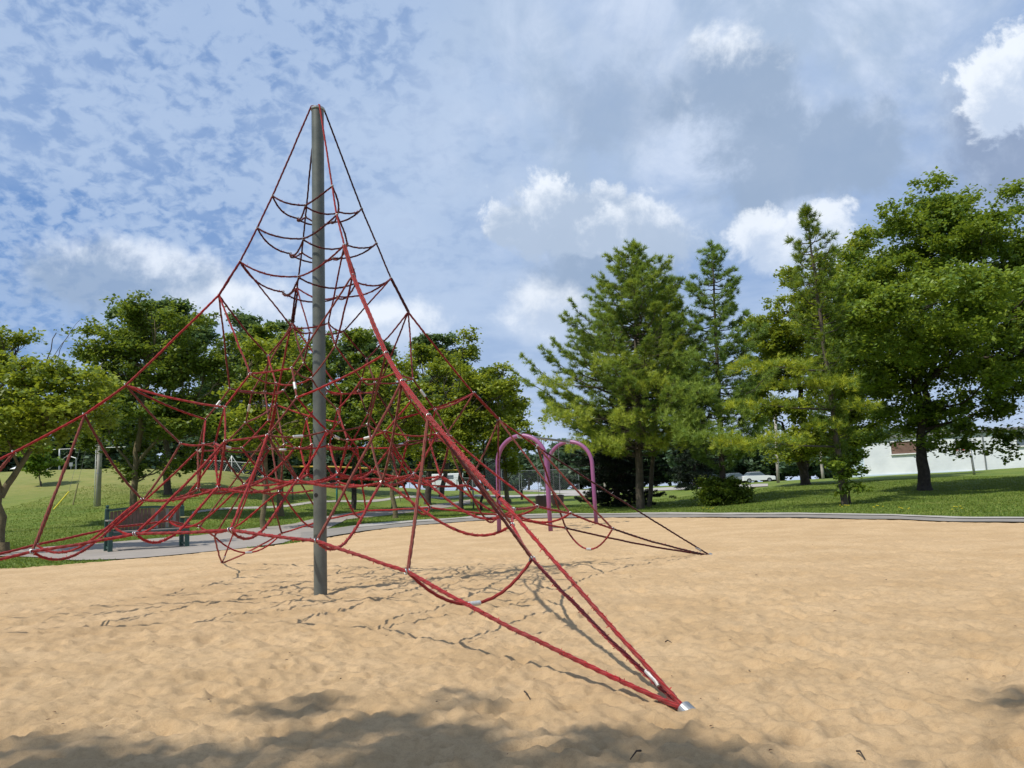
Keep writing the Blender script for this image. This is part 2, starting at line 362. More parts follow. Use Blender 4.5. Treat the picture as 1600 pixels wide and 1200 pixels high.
# lawn sheet (reaches the horizon)
def lawn_mat():
    m = bpy.data.materials.new('mown_lawn'); m.use_nodes = True; t = NT(m.node_tree); b = m.node_tree.nodes['Principled BSDF']
    o = t.n('ShaderNodeTexCoord').outputs['Object']
    st = t.n('ShaderNodeMapping'); st.inputs['Scale'].default_value = (.35, 1.5, 1); t.put(st.inputs[0], o)
    c = t.mix(t.ss(t.noise(o, .35, 5, .6), .38, .62), (.110, .175, .022), (.170, .220, .034))
    c = t.mix(t.m('MULTIPLY', t.ss(t.noise(st.outputs[0], 1.3, 6, .7), .45, .72), .55), c, (.27, .24, .075))
    c = t.mix(t.m('MULTIPLY', t.ss(t.noise(o, 9, 6, .75), .42, .68), .6), c, (.045, .085, .012))
    # drier turf on the bank at the left
    s = t.n('ShaderNodeSeparateXYZ'); t.put(s.inputs[0], o)
    bank = t.m('MULTIPLY', t.ss(s.outputs[2], .9, 2.6), .62)
    dry = t.mix(t.ss(t.noise(st.outputs[0], 2.1, 6, .7), .40, .62), (.32, .27, .10), (.19, .21, .05))
    c = t.mix(bank, c, dry)
    t.put(b.inputs['Base Color'], c); b.inputs['Roughness'].default_value = .85; b.inputs['Specular IOR Level'].default_value = .2
    bp = t.n('ShaderNodeBump'); bp.inputs['Strength'].default_value = .9; bp.inputs['Distance'].default_value = .05
    t.put(bp.inputs['Height'], t.noise(o, 14, 6, .8)); t.put(b.inputs['Normal'], bp.outputs[0]); return m
LAWN = lawn_mat()
def polar(th, rr): 
    T, Rr = np.meshgrid(th, rr); return Rr*np.sin(T), Rr*np.cos(T)
rr = np.concatenate([[0.3], np.geomspace(1.0, 14, 14), np.linspace(15, 80, 150), np.geomspace(83, 2500, 36)])
th = np.linspace(-np.pi, np.pi, 721)[:-1]
X, Y = polar(th, rr); Z = np.where(Y > 0, terr(X, Y), 0.0) + (fbm(X*.5, Y*.5, 3)-.5)*.06*np.clip((np.hypot(X, Y)-16)/6, 0, 1)
inside = sdist(X, Y, SAND); Z = Z - np.clip((inside)/.4, 0, 1)*.25
n = len(th); m_ = len(rr); i = np.arange(m_-1)[:, None]*n; j = np.arange(n)[None, :]; j2 = (j+1) % n
F = np.stack([i+j, i+j2, i+n+j2, i+n+j], -1).reshape(-1, 4)[:, ::-1]
lawn = mesh_obj('lawn', np.stack([X.ravel(), Y.ravel(), Z.ravel()], 1), F, LAWN, smooth=True); tag(lawn, kind='structure')

# sand
MAST = np.array([-2.215, 8.891])
def sand_noise(X, Y):
    d = np.hypot(X, Y)
    n = (fbm(X*1.5+3, Y*1.5, 2)-.5)*.035
    lump = fbm(X*4.2+11, Y*4.2+5, 2); n = n + (np.abs(lump-.5)**.9)*-.035
    n = n + np.abs(fbm(X*8+1, Y*8+7, 2)-.5)*-.05 + (fbm(X*13+1, Y*13+7, 2)-.5)*.036 + (fbm(X*26+4, Y*26+9, 3)-.5)*.030
    # footprints
    return n
_fp = np.random.default_rng(5)
def footprints(X, Y, Z):
    for _ in range(1500):
        x = _fp.uniform(-5.5, 6.5); y = _fp.uniform(2.2, 13); a = _fp.uniform(0, np.pi); L = _fp.uniform(.07, .14); w_ = _fp.uniform(.045, .075); dep = _fp.uniform(.010, .030)*(1 if y < 8 else .7)
        sel = (np.abs(X-x) < .35) & (np.abs(Y-y) < .35)
        if not sel.any(): continue
        u = (X[sel]-x)*math.cos(a)+(Y[sel]-y)*math.sin(a); v = -(X[sel]-x)*math.sin(a)+(Y[sel]-y)*math.cos(a)
        q = (u/L)**2+(v/w_)**2
        Z[sel] += -dep*np.exp(-q**1.3) + dep*.55*np.exp(-((np.sqrt(q)-1.45)/.33)**2)
    return Z
th = np.radians(np.linspace(-95, 95, 900)); rr = np.geomspace(.8, 42, 700)
X, Y = polar(th, rr)
amp = np.clip(1.25-np.hypot(X, Y)/24, .55, 1.0)
ins = sdist(X, Y, SAND)
Z = terr(X, Y) + .012 + sand_noise(X, Y)*amp
Z = footprints(X, Y, Z)
dm = np.hypot(X-MAST[0], Y-MAST[1]); Z += -.05*np.exp(-(dm/.20)**2)+.022*np.exp(-((dm-.38)/.14)**2)
edge = np.clip(ins/.25, 0, 1); wob = (fbm(X*1.7, Y*1.7, 3)-.5)*.5
Z = np.where(ins+wob*.5 > 0, Z + .02*np.clip(ins, 0, 1), terr(X, Y)-.10)
n = len(th); m_ = len(rr); i = np.arange(m_-1)[:, None]*n; j = np.arange(n-1)[None, :]
F = np.stack([i+j, i+j+1, i+n+j+1, i+n+j], -1).reshape(-1, 4)[:, ::-1]
keep = (ins > -1.2).ravel(); F = F[keep[F].all(1)]
def sand_mat():
    m = bpy.data.materials.new('golden_sand'); m.use_nodes = True; t = NT(m.node_tree); b = m.node_tree.nodes['Principled BSDF']
    o = t.n('ShaderNodeTexCoord').outputs['Object']
    c = t.mix(t.ss(t.noise(o, 1.1, 4, .6), .35, .65), (.505, .345, .185), (.59, .415, .235))
    c = t.mix(t.m('MULTIPLY', t.ss(t.noise(o, 24, 5, .7), .42, .66), .5), c, (.40, .27, .145))
    c = t.mix(t.m('MULTIPLY', t.ss(t.noise(o, 240, 3, .7), .50, .75), .55), c, (.26, .18, .11))
    c = t.mix(t.m('MULTIPLY', t.ss(t.noise(o, 170, 3, .7), .62, .75), .5), c, (.70, .58, .42))
    t.put(b.inputs['Base Color'], c); b.inputs['Roughness'].default_value = .95; b.inputs['Specular IOR Level'].default_value = .15
    c = t.mix(t.m('MULTIPLY', t.ss(t.noise(o, .38, 4, .6), .48, .68), .22), c, (.40, .27, .15)); t.put(b.inputs['Base Color'], c)
    b1 = t.n('ShaderNodeBump'); b1.inputs['Strength'].default_value = .8; b1.inputs['Distance'].default_value = .012
    h = t.m('ADD', t.noise(o, 30, 7, .8), t.m('MULTIPLY', t.noise(o, 120, 4, .85), .7)); t.put(b1.inputs['Height'], h); t.put(b.inputs['Normal'], b1.outputs[0]); return m
_SX, _SY, _SZ, _STH, _SRR = X, Y, Z, th, rr
def sand_z(x, y):
    r = math.hypot(x, y); a = math.atan2(x, y); i = int(np.clip(np.searchsorted(_SRR, r), 1, len(_SRR)-1)); j = int(np.clip(np.searchsorted(_STH, a), 1, len(_STH)-1))
    return float(_SZ[i-1:i+1, j-1:j+1].max())
sand = mesh_obj('sand', np.stack([X.ravel(), Y.ravel(), Z.ravel()], 1), F, sand_mat(), smooth=True); tag(sand, kind='structure')
# paths
def asphalt(name, c1, c2):
    return mat(name, c1, .9, noise=(1.3, .6, c2), bump=(70, .5, .006), spec=.2)
def strip(name, top_px, bot_px, m, lift, n=90, across=5):
    """a paved strip between two edge lines, laid on the terrain"""
    A = np.array([hit(*p)[:2] for p in top_px]); B = np.array([hit(*p)[:2] for p in bot_px])
    def rs(P, n):
        d = np.r_[0, np.cumsum(np.linalg.norm(np.diff(P, axis=0), axis=1))]; s = np.linspace(0, d[-1], n)
        return np.stack([np.interp(s, d, P[:, 0]), np.interp(s, d, P[:, 1])], 1)
    A = rs(A, n); B = rs(B, n); g = np.linspace(0, 1, across)[None, :, None]
    P = A[:, None, :]*(1-g)+B[:, None, :]*g; Z = terr(P[..., 0], P[..., 1])+lift+(fbm(P[..., 0]*.5, P[..., 1]*.5, 3)-.5)*.06*np.clip((np.hypot(P[..., 0], P[..., 1])-16)/6, 0, 1)
    V = np.concatenate([P, Z[..., None]], -1).reshape(-1, 3)
    i = np.arange(n-1)[:, None]*across; j = np.arange(across-1)[None, :]
    F = np.stack([i+j, i+j+1, i+across+j+1, i+across+j], -1).reshape(-1, 4)
    o = mesh_obj(name, V, F, m, smooth=True); tag(o, kind='structure'); return o
ASP = asphalt('pale_asphalt', (.33, .29, .25), (.25, .225, .20)); ASP2 = asphalt('grey_asphalt', (.27, .245, .215), (.20, .185, .165))
CONC = asphalt('concrete_path', (.40, .375, .34), (.33, .31, .28))
strip('path', [(-150, 876), (0, 862), (100, 853), (200, 846), (300, 838), (400, 826), (480, 814), (540, 802.5), (600, 798.5), (650, 793), (700, 786), (735, 781)],
      [(-150, 884), (0, 870), (60, 871), (110, 877), (200, 875), (330, 863), (440, 851), (500, 831), (540, 813), (600, 806), (650, 800), (700, 793), (735, 787)], ASP, .022)
strip('sandpit_edge_path', [(470, 834), (500, 829), (560, 822), (600, 819), (660, 814.5), (740, 808.5), (850, 804.5), (1000, 803), (1200, 804), (1400, 806.5), (1600, 811), (1900, 820)],
      [(470, 848), (500, 843), (560, 832.5), (600, 827), (660, 821), (740, 815), (850, 811), (1000, 809.5), (1200, 810), (1400, 813), (1600, 818), (1900, 828)], ASP2, .034)
strip('footpath', [(300, 800), (500, 783), (620, 776), (740, 773), (830, 772.5), (960, 769)], [(300, 803), (500, 786), (620, 779), (740, 776), (830, 776), (960, 772)], CONC, .022)
strip('park_road', [(780, 763.5), (830, 764), (880, 766), (960, 766), (1040, 762), (1120, 758), (1200, 756)], [(780, 765.5), (830, 768), (880, 771.5), (960, 772), (1040, 766), (1120, 763), (1200, 760)], CONC, .03)
strip('kerb', [(560, 821.5), (600, 818.5), (660, 814), (740, 808), (850, 804), (1000, 802.5), (1200, 803.5), (1400, 806), (1600, 810.5), (1900, 819.5)],
      [(560, 825), (600, 822), (660, 817), (740, 810.5), (850, 806.5), (1000, 805), (1200, 806), (1400, 808.5), (1600, 813.2), (1900, 822.5)], CONC, .05, 140, 3)

# measured rope crossings, metres: (x, y, z); order = class, then ridge N R B L, then side + -
RADIAL = ['X1', 'X2', 'X3', 'X4', 'X5', 'X6', 'X7', 'A', 'I', 'J', 'V', 'W', 'Y', 'Zi', 'Zo', 'Q']; MIDDLE = ['M1', 'M2', 'M3']; SIDED = ['S', 'K', 'T', 'P', 'U', 'O', 'a', 'b', 'c']
XYZ = [(-1.941, 8.430, 4.548), (-1.751, 9.161, 4.549), (-2.489, 9.352, 4.543), (-2.674, 8.623, 4.541), (-1.858, 8.274, 4.149), (-1.594, 9.253, 4.135),
 (-2.579, 9.504, 4.136), (-2.820, 8.536, 4.133), (-1.742, 8.109, 3.747), (-1.437, 9.351, 3.712), (-2.684, 9.666, 3.725), (-2.981, 8.443, 3.714),
 (-1.617, 7.919, 3.355), (-1.248, 9.464, 3.310), (-2.797, 9.858, 3.322), (-3.170, 8.332, 3.311), (-1.161, 7.157, 2.372), (-0.495, 9.909, 2.320),
 (-3.241, 10.617, 2.361), (-3.939, 7.887, 2.283), (-0.973, 6.845, 2.056), (-0.192, 10.093, 1.988), (-3.415, 10.936, 2.027), (-4.251, 7.701, 1.975),
 (-0.694, 6.352, 1.690), (0.298, 10.382, 1.637), (-3.704, 11.429, 1.668), (-4.747, 7.409, 1.607), (0.752, 3.830, 0.007), (2.841, 11.857, -0.003),
 (-5.194, 13.944, 0.015), (-7.262, 5.929, 0.020), (-2.044, 8.630, 3.016), (-1.961, 9.046, 3.002), (-2.388, 9.147, 3.025), (-2.479, 8.738, 3.004),
 (-1.912, 8.390, 2.708), (-1.720, 9.184, 2.686), (-2.522, 9.384, 2.706), (-2.713, 8.603, 2.664), (-1.417, 7.585, 1.756), (-0.840, 9.662, 1.784),
 (-3.002, 10.194, 1.775), (-3.482, 8.145, 1.686), (-1.244, 7.316, 1.183), (-0.632, 9.819, 1.156), (-3.145, 10.472, 1.169), (-3.780, 7.971, 1.118),
 (-1.899, 8.400, 2.005), (-1.713, 9.179, 2.033), (-2.495, 9.388, 2.016), (-2.705, 8.607, 1.945), (-2.038, 8.622, 1.643), (-1.911, 9.058, 1.642),
 (-2.376, 9.162, 1.689), (-2.460, 8.740, 1.631), (-1.740, 8.158, 1.651), (-1.465, 9.327, 1.664), (-2.640, 9.634, 1.696), (-2.949, 8.460, 1.635),
 (-1.887, 8.377, 1.316), (-1.674, 9.199, 1.363), (-2.490, 9.419, 1.356), (-2.720, 8.591, 1.312), (-1.963, 8.809, 4.388), (-2.130, 9.155, 4.395),
 (-2.483, 8.974, 4.390), (-2.297, 8.623, 4.410), (-1.861, 8.803, 3.976), (-2.127, 9.251, 3.969), (-2.577, 8.980, 3.961), (-2.296, 8.531, 3.981),
 (-1.757, 8.779, 3.520), (-2.104, 9.347, 3.508), (-2.668, 9.005, 3.502), (-2.321, 8.436, 3.515), (-1.263, 8.402, 2.383), (-2.231, 7.838, 2.385),
 (-1.720, 9.825, 2.375), (-1.135, 8.867, 2.378), (-3.151, 9.380, 2.376), (-2.190, 9.944, 2.385), (-2.696, 7.962, 2.363), (-3.257, 8.924, 2.360),
 (-1.661, 8.549, 2.353), (-2.148, 8.272, 2.340), (-1.864, 9.413, 2.344), (-1.581, 8.938, 2.361), (-2.729, 9.237, 2.357), (-2.273, 9.508, 2.373),
 (-2.557, 8.375, 2.315), (-2.828, 8.853, 2.296), (-1.075, 8.199, 2.039), (-2.113, 7.599, 2.050), (-1.528, 9.988, 2.024), (-0.897, 8.965, 2.024),
 (-3.299, 9.591, 2.027), (-2.286, 10.188, 2.039), (-2.897, 7.801, 2.008), (-3.495, 8.829, 2.004), (-1.060, 8.157, 1.271), (-2.097, 7.557, 1.244),
 (-1.497, 10.010, 1.289), (-0.861, 8.988, 1.260), (-3.324, 9.633, 1.269), (-2.311, 10.231, 1.263), (-2.941, 7.773, 1.205), (-3.551, 8.798, 1.221),
 (-0.824, 8.303, 1.692), (-2.345, 7.422, 1.676), (-1.618, 10.252, 1.684), (-0.711, 8.744, 1.691), (-3.575, 9.480, 1.694), (-2.084, 10.360, 1.714),
 (-2.790, 7.539, 1.646), (-3.667, 9.050, 1.667), (-1.320, 8.009, 1.716), (-1.845, 7.705, 1.720), (-1.330, 9.756, 1.730), (-1.002, 9.244, 1.699),
 (-3.066, 9.782, 1.705), (-2.565, 10.079, 1.721), (-3.079, 8.035, 1.670), (-3.400, 8.543, 1.700), (0.100, 5.951, 0.550), (-0.761, 5.446, 0.541),
 (0.676, 11.198, 0.515), (1.231, 10.332, 0.524), (-4.525, 11.830, 0.569), (-3.672, 12.334, 0.556), (-5.144, 6.591, 0.521), (-5.651, 7.455, 0.521),
 (-0.049, 6.953, 0.764), (-1.542, 6.085, 0.738), (-0.274, 11.029, 0.743), (0.639, 9.539, 0.766), (-4.347, 10.833, 0.747), (-2.872, 11.702, 0.748),
 (-4.139, 6.761, 0.708), (-5.008, 8.252, 0.702), (-0.037, 7.844, 0.877), (-2.353, 6.492, 0.832), (-1.213, 11.050, 0.878), (0.222, 8.749, 0.881),
 (-4.388, 9.937, 0.864), (-2.152, 11.276, 0.866), (-3.246, 6.734, 0.824), (-4.604, 9.038, 0.831)]
NODES = dict(zip([c+k for c in RADIAL+MIDDLE for k in "NRBL"]+[c+k+s for c in SIDED for k in "NRBL" for s in "+-"], XYZ))

# ------------------------------------------------------------------ rope climbing pyramid
climb = empty('rope_pyramid', (MAST[0], MAST[1], 0), label='tall red rope climbing net hung from a grey steel mast on the sand', cat='climbing net')
NEXT = dict(N='R', R='B', B='L', L='N'); Nd = {k: np.array(v) for k, v in NODES.items()}
TOP = np.array([MAST[0], MAST[1], 5.74])
AZ = R_(-59.6); EK = {k: np.array([math.cos(AZ+i*np.pi/2), math.sin(AZ+i*np.pi/2), 0]) for i, k in enumerate('NRBL')}
def rp(o): return clear_parent(o, climb)
PITCHR = .085
rrg = np.random.default_rng(11)
class Rope:
    """many rope spans gathered into one laid-rope mesh"""
    def __init__(s): s.V = []; s.F = []; s.U = []; s.n = 0; s.fz = []
    def span(s, a, b, r=.0105, sag=.0, skew=.5, step=.012, wob=.004, low=None, fuzz=0., push=None):
        a = np.array(a, float); b = np.array(b, float); L = np.linalg.norm(b-a); k = max(6, int(L*1.04/step)); t = np.linspace(0, 1, k)[:, None]
        P = a*(1-t)+b*t
        if sag: 
            if skew == .5: g = 4*t*(1-t)
            else: p_ = skew/(1-skew); g = (t**p_)*(1-t); g = g/g.max()
            P = P + np.array([0, 0, -1.])*sag*L*g
            if push is not None: P = P + np.array(push)*g
        f = rrg.uniform(0, 99); w_ = np.sin(np.pi*t)
        P = P + w_*wob*np.stack([vnoise(t[:, 0]*L*5+f, t[:, 0]*0+i*7.3)-.5 for i in range(3)], 1)*2
        s.path(P, r, fuzz)
    def path(s, P, r, fuzz=0.):
        n = 10 if r > .008 else 8
        d = np.r_[0, np.cumsum(np.linalg.norm(np.diff(P, axis=0), axis=1))]
        th = np.linspace(0, 2*np.pi, n, endpoint=False)
        r = r*.93; rad = r*(1+.15*np.cos(3*th[None, :]+2*np.pi*d[:, None]/PITCHR)) + r*.12*(vnoise(d*60+rrg.uniform(0, 99), d*0)[:, None]-.5)*(1+2.2*fuzz)
        V, F, _ = tube_arr(P, rad, n)
        s.V.append(V); s.F.append(F+s.n); s.n += len(V)
        s.U.append(np.stack(np.broadcast_arrays((th/2/np.pi)[None, :], (d/PITCHR/3.0)[:, None]), -1).reshape(-1, 2))
        if fuzz > 0:
            m = int(d[-1]*420*fuzz)
            idx = rrg.integers(0, len(V), m); s.fz.append((V[idx], P[np.minimum(idx//n, len(P)-1)], r))
    def build(s, name, m, label=None):
        V = np.concatenate(s.V); F = np.concatenate(s.F); U = np.concatenate(s.U); nf = len(F)
        if s.fz:
            Q = np.concatenate([x[0] for x in s.fz]); C_ = np.concatenate([x[1] for x in s.fz])
            dr = Q-C_; dr /= np.linalg.norm(dr, axis=1)[:, None]+1e-9
            dr = dr + rrg.normal(0, .9, dr.shape); ln = rrg.uniform(.002, .0075, len(Q))[:, None]
            sd = np.cross(dr, rrg.normal(0, 1, dr.shape)); sd /= np.linalg.norm(sd, axis=1)[:, None]+1e-9; Q = C_+(Q-C_)*.8
            tip = Q+dr*ln; W_ = np.stack([Q-sd*.0035, Q+sd*.0035, tip+sd*.002, tip-sd*.002], 1).reshape(-1, 3)
            F = np.concatenate([F, np.arange(len(W_)).reshape(-1, 4)+len(V)]); V = np.concatenate([V, W_]); U = np.concatenate([U, np.zeros((len(W_), 2))])
        o = rp(mesh_obj(name, V, F, MAT[m], smooth=True, uv=U, mat2=MAT['fuzz'], split=nf))
        if label: o['label'] = label
        return o
# mast
mb = MB(); hs = [0, .5, 2, 4, 5.70]; 
V, F, _ = tube_arr(np.array([[MAST[0], MAST[1], z] for z in (-.4, 0, 1, 2, 3, 4, 5, 5.70)]), np.array([.073]*8), 36)
mb.add(V, F); mb.add(V[-36:], [tuple(range(36))]); mast = rp(mb.build('mast', MAT['mast'], smooth=True))
for p in mast.data.polygons: p.use_smooth = len(p.vertices) == 4
mb = MB(); mb.tube([[MAST[0], MAST[1], z] for z in (5.702, 5.712, 5.73, 5.745)], np.array([.080, .084, .084, .03]), 28); cap = rp(mb.build('mast_cap', MAT['silver'], smooth=False))
# inspection hole at about 1.07 m on the camera side
dd = np.array([0-MAST[0]-.6, -MAST[1]-.0, 0]); dd = np.array([-.14, -1, 0.])/math.hypot(.14, 1); hp = np.array([MAST[0]-.026, MAST[1]-.0685, 1.10])
mb = MB(); mb.tube([hp+dd*.001-dd*.02, hp+dd*.0045], np.array([.023, .023]), 20); rp(mb.build('bolt_hole', MAT['hole']))
# ridge ropes
for k in 'NRBL':
    r = Rope(); e = EK[k]; t0 = TOP+e*.085+np.array([0, 0, -.02])
    for q in range(1): r.path(np.array([TOP+np.array([0, 0, .012]), TOP+e*.05+np.array([0, 0, .012]), TOP+e*.075+np.array([0, 0, 0]), t0]), .0125)
    pts = [t0]+[Nd['X%d%s' % (i, k)] for i in range(1, 8)]+[Nd['A'+k]]
    for i in range(8):
        if i >= 3: # doubled below the third ring
            s_ = np.cross(e, [0, 0, 1])*.012
            for sg in (-1, 1):
                if i == 7 and k == 'N' and sg == 1: r.span(pts[i]+s_, pts[i]+(pts[i+1]-pts[i])*.40, .0125, .003, fuzz=1.0)
                elif i in (3, 5) or sg == -1 or (k == 'N' and i in (4, 6)): r.span(pts[i]+s_*sg, pts[i+1]+s_*sg*(i < 7), .0125, .004, wob=.003, fuzz=.35 if (k == 'N' and i >= 6) else 0)
        else: r.span(pts[i], pts[i+1], .0108, .002, wob=.002)
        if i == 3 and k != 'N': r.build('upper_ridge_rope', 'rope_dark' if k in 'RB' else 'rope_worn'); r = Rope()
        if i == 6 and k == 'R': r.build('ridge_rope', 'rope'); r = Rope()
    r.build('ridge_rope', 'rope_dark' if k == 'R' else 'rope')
# base ropes
for k in 'NRBL':
    k2 = NEXT[k]; r = Rope()
    pts = [Nd['A'+k], Nd['a'+k+'+'], Nd['b'+k+'+'], Nd['c'+k+'+'], Nd['c'+k2+'-'], Nd['b'+k2+'-'], Nd['a'+k2+'-'], Nd['A'+k2]]
    for i in range(7):
        r.span(pts[i], pts[i+1], .0135, .012 if i in (0, 6) else .006, wob=.005, fuzz=.25 if (k in 'LN') else 0)
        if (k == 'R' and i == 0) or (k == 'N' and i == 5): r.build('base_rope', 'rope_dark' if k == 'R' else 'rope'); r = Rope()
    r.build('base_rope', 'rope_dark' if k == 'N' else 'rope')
# rings near the top
for i, sg in ((1, .05), (2, .055), (3, .06)):
    r = Rope(); r2 = Rope()
    for k in 'NRBL':
        k2 = NEXT[k]; M_ = Nd['M%d%s' % (i, k)]; c = (MAST[0], MAST[1], M_[2]); out = (M_-np.array(c)); out /= np.linalg.norm(out)
        r.span(Nd['X%d%s' % (i, k)], M_, .0105, .10, push=out*.04, fuzz=.25); r.span(M_, Nd['X%d%s' % (i, k2)], .0105, .10, push=out*.04, fuzz=.25)
        r2.span(M_+[0, 0, -.012], Nd['M%d%s' % (i, k2)]+[0, 0, -.012], .0105, .13, fuzz=.25)
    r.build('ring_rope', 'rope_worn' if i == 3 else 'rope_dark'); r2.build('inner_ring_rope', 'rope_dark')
# hanging net, one group of ropes per ridge
for k in 'NRBL':
    k2 = NEXT[k]; g = lambda n, kk=k: Nd[n+kk]
    r = Rope(); r.span(g('X3'), g('I'), .0095); r.span(g('I'), g('J'), .0105, .01); r.span(g('X4'), g('J'), .0105, .03); r.build('inner_hanger_rope', 'rope_worn')
    r = Rope(); r.span(g('I'), Nd['I'+k2], .0095, .06, fuzz=.3); r.build('inner_square_rope', 'rope_worn')
    for s in '+-':
        m = ('rope', 'rope_faded', 'rope_worn')['NRBL'.index(k)*2 % 3 if s == '+' else (1+'NRBL'.index(k)) % 3]
        r = Rope(); r.span(g('X4'), Nd['S'+k+s], .0105, .003); r.span(Nd['S'+k+s], Nd['T'+k+s], .0105, .015); r.build('upper_net_rope', m)
        r = Rope(); r.span(g('J'), Nd['K'+k+s], .0095, .02); r.span(Nd['K'+k+s], g('Y'), .0095, .05); r.span(Nd['S'+k+s], Nd['K'+k+s], .0095, .07); r.build('inner_net_rope', m)
        r = Rope(); r.span(g('X5'), Nd['T'+k+s], .0115, .025); r.build('spreader_rope', 'rope')
        r = Rope(); r.span(Nd['T'+k+s], Nd['U'+k+s], .0105, .01); r.span(Nd['U'+k+s], Nd['P'+k+s], .012, .045, fuzz=.8); r.build('net_loop_rope', m)
        r = Rope(); r.span(Nd['T'+k+s], Nd['O'+k+s], .0105, .01); r.span(Nd['O'+k+s], Nd['P'+k+s], .012, .045, fuzz=.8); r.build('net_loop_rope', 'rope')
        r = Rope(); r.span(g('V'), Nd['O'+k+s], .0095, .05); r.span(g('Zo'), Nd['O'+k+s], .0095, .05); r.span(Nd['U'+k+s], Nd['O'+k+s], .0095, .06); r.build('cross_net_rope', m)
        r = Rope(); r.span(g('W'), Nd['P'+k+s], .0115, .06, fuzz=.6); r.span(g('Q'), Nd['P'+k+s], .0115, .07, fuzz=.8); r.build('platform_rope', 'rope')
        r = Rope(); r.span(g('W'), Nd['b'+k+s], .0125, .16, skew=.62, fuzz=.5); r.build('sagging_rope', 'rope')
        r = Rope(); r.span(g('X6'), Nd['b'+k+s], .0125, .008); r.build('stay_rope', 'rope_faded')
        r = Rope(); r.span(g('X7'), Nd['a'+k+s], .0135, .008, fuzz=.2); r.build('stay_rope', 'rope_faded')
        r = Rope(); r.span(Nd['U'+k+s], Nd['c'+k+s], .0125, .015, fuzz=.3); r.span(Nd['P'+k+s], Nd['c'+k+s], .0125, .18, skew=.62, fuzz=.6); r.build('side_rope', 'rope')
    r = Rope(); r.span(Nd['S'+k+'+'], Nd['S'+k2+'-'], .0105, .015); r.build('upper_link_rope', 'rope'); r = Rope(); r.span(Nd['K'+k+'+'], Nd['K'+k2+'-'], .0105, .10); r.build('upper_link_rope', 'rope')
    r = Rope(); r.span(Nd['U'+k+'+'], Nd['U'+k2+'-'], .0105, .012); r.span(Nd['P'+k+'+'], Nd['P'+k2+'-'], .0135, .085, fuzz=.9); r.build('side_link_rope', 'rope')
    r = Rope(); r.span(g('Y'), g('Zi'), .0095, .01); r.span(g('Y'), g('Zo'), .0095, .01); r.span(g('Zi'), g('Q'), .0115, .04, fuzz=.8); r.span(g('Zo'), g('Q'), .0115, .04, fuzz=.8); r.build('core_rope', 'rope')
    r = Rope(); r.span(g('Zi'), Nd['Zi'+k2], .0095, .05); r.span(g('Q'), Nd['Q'+k2], .012, .09, fuzz=.8); r.build('core_link_rope', 'rope')
    r = Rope(); r.span(g('X5'), g('V'), .0115, .02); r.span(g('V'), g('W'), .0115, .06); r.span(g('X6'), g('W'), .0125, .07); r.build('corner_rope', 'rope_faded')
    # loop hanging between the two foot ropes of a corner, joined by a pressed sleeve
    a, b = Nd['a'+k+'+'], Nd['a'+k+'-']; r = Rope(); r.span(a, b, .0125, .27, wob=.003); r.build('foot_loop_rope', 'rope')
def sleeve(a, b, t, L=.09, rad=.017, sag=0.):
    a = np.array(a); b = np.array(b); c = a*(1-t)+b*t+np.array([0, 0, -sag*np.linalg.norm(b-a)*4*t*(1-t)]); d = (b-a)/np.linalg.norm(b-a)
    d = d+np.array([0, 0, -sag*4*(1-2*t)]); d /= np.linalg.norm(d)
    m_ = MB(); m_.tube([c-d*L/2, c-d*L*.46, c+d*L*.46, c+d*L/2], np.array([.8, 1, 1, .8])*rad, 14); o = rp(m_.build('pressed_sleeve', MAT['ferrule'], smooth=False)); return o
for k in 'NRBL': sleeve(Nd['a'+k+'+'], Nd['a'+k+'-'], .5, .10, .018, .27)
for a, b, t in (('SR-', 'TR-', .45), ('SL-', 'TL-', .5), ('SB+', 'TB+', .5), ('SN+', 'TN+', .5), ('SN-', 'TN-', .6)): sleeve(Nd[a], Nd[b], t, .10, .0155, .015)
for a, b in (('ZoN', 'ON+'), ('ZoL', 'OL+'), ('ZoR', 'OR+'), ('ZoB', 'OB+'), ('ZoN', 'ON-')): sleeve(Nd[a], Nd[b], .55, .10, .0155, .05)
for k in 'NL': sleeve(Nd['U'+k+'-'], Nd['O'+k+'-'], .5, .10, .0155, .06)
# S-shaped wire clamps at the crossings (nearest hundred as parts, the rest together)
def clamp_bm(m_, P, d, s=1.0):
    d = np.array(d, float); d /= np.linalg.norm(d)+1e-9; u = np.cross(d, [0, 0, 1.]); u /= np.linalg.norm(u)+1e-9; v = np.cross(d, u)
    for off in (-.011, .011):
        a = np.linspace(0, 2*np.pi, 15); rad = .0165*s
        m_.tube([P+d*off*s+u*math.cos(x)*rad+v*math.sin(x)*rad+d*.005*math.sin(x*2) for x in a], .0042*s, 7, caps=False)
    m_.tube([P-d*.013*s+v*.014*s, P+d*.013*s-v*.014*s], .005*s, 6)
items = []
for kx, P in Nd.items():
    if kx[0] == 'A': continue
    c = np.array([MAST[0], MAST[1], P[2]]); d = P-c; big = 1.12 if kx[:2] in ('X5', 'X6', 'X7') or kx[0] in 'abcPW' else .8
    if kx[0] in 'abc': d = np.cross(d, [0, 0, 1.])
    items.append((np.linalg.norm(P-[0, 0, 1.05]), P, d, big))
items.sort(key=lambda x: x[0])
for _, P, d, s in items[:96]: m_ = MB(); clamp_bm(m_, P, d, s); rp(m_.build('wire_clamp', MAT['silver'], smooth=True))
m_ = MB()
for _, P, d, s in items[96:]: clamp_bm(m_, P, d, s)
o = rp(m_.build('wire_clamps', MAT['silver'], smooth=True)); o['kind'] = 'stuff'
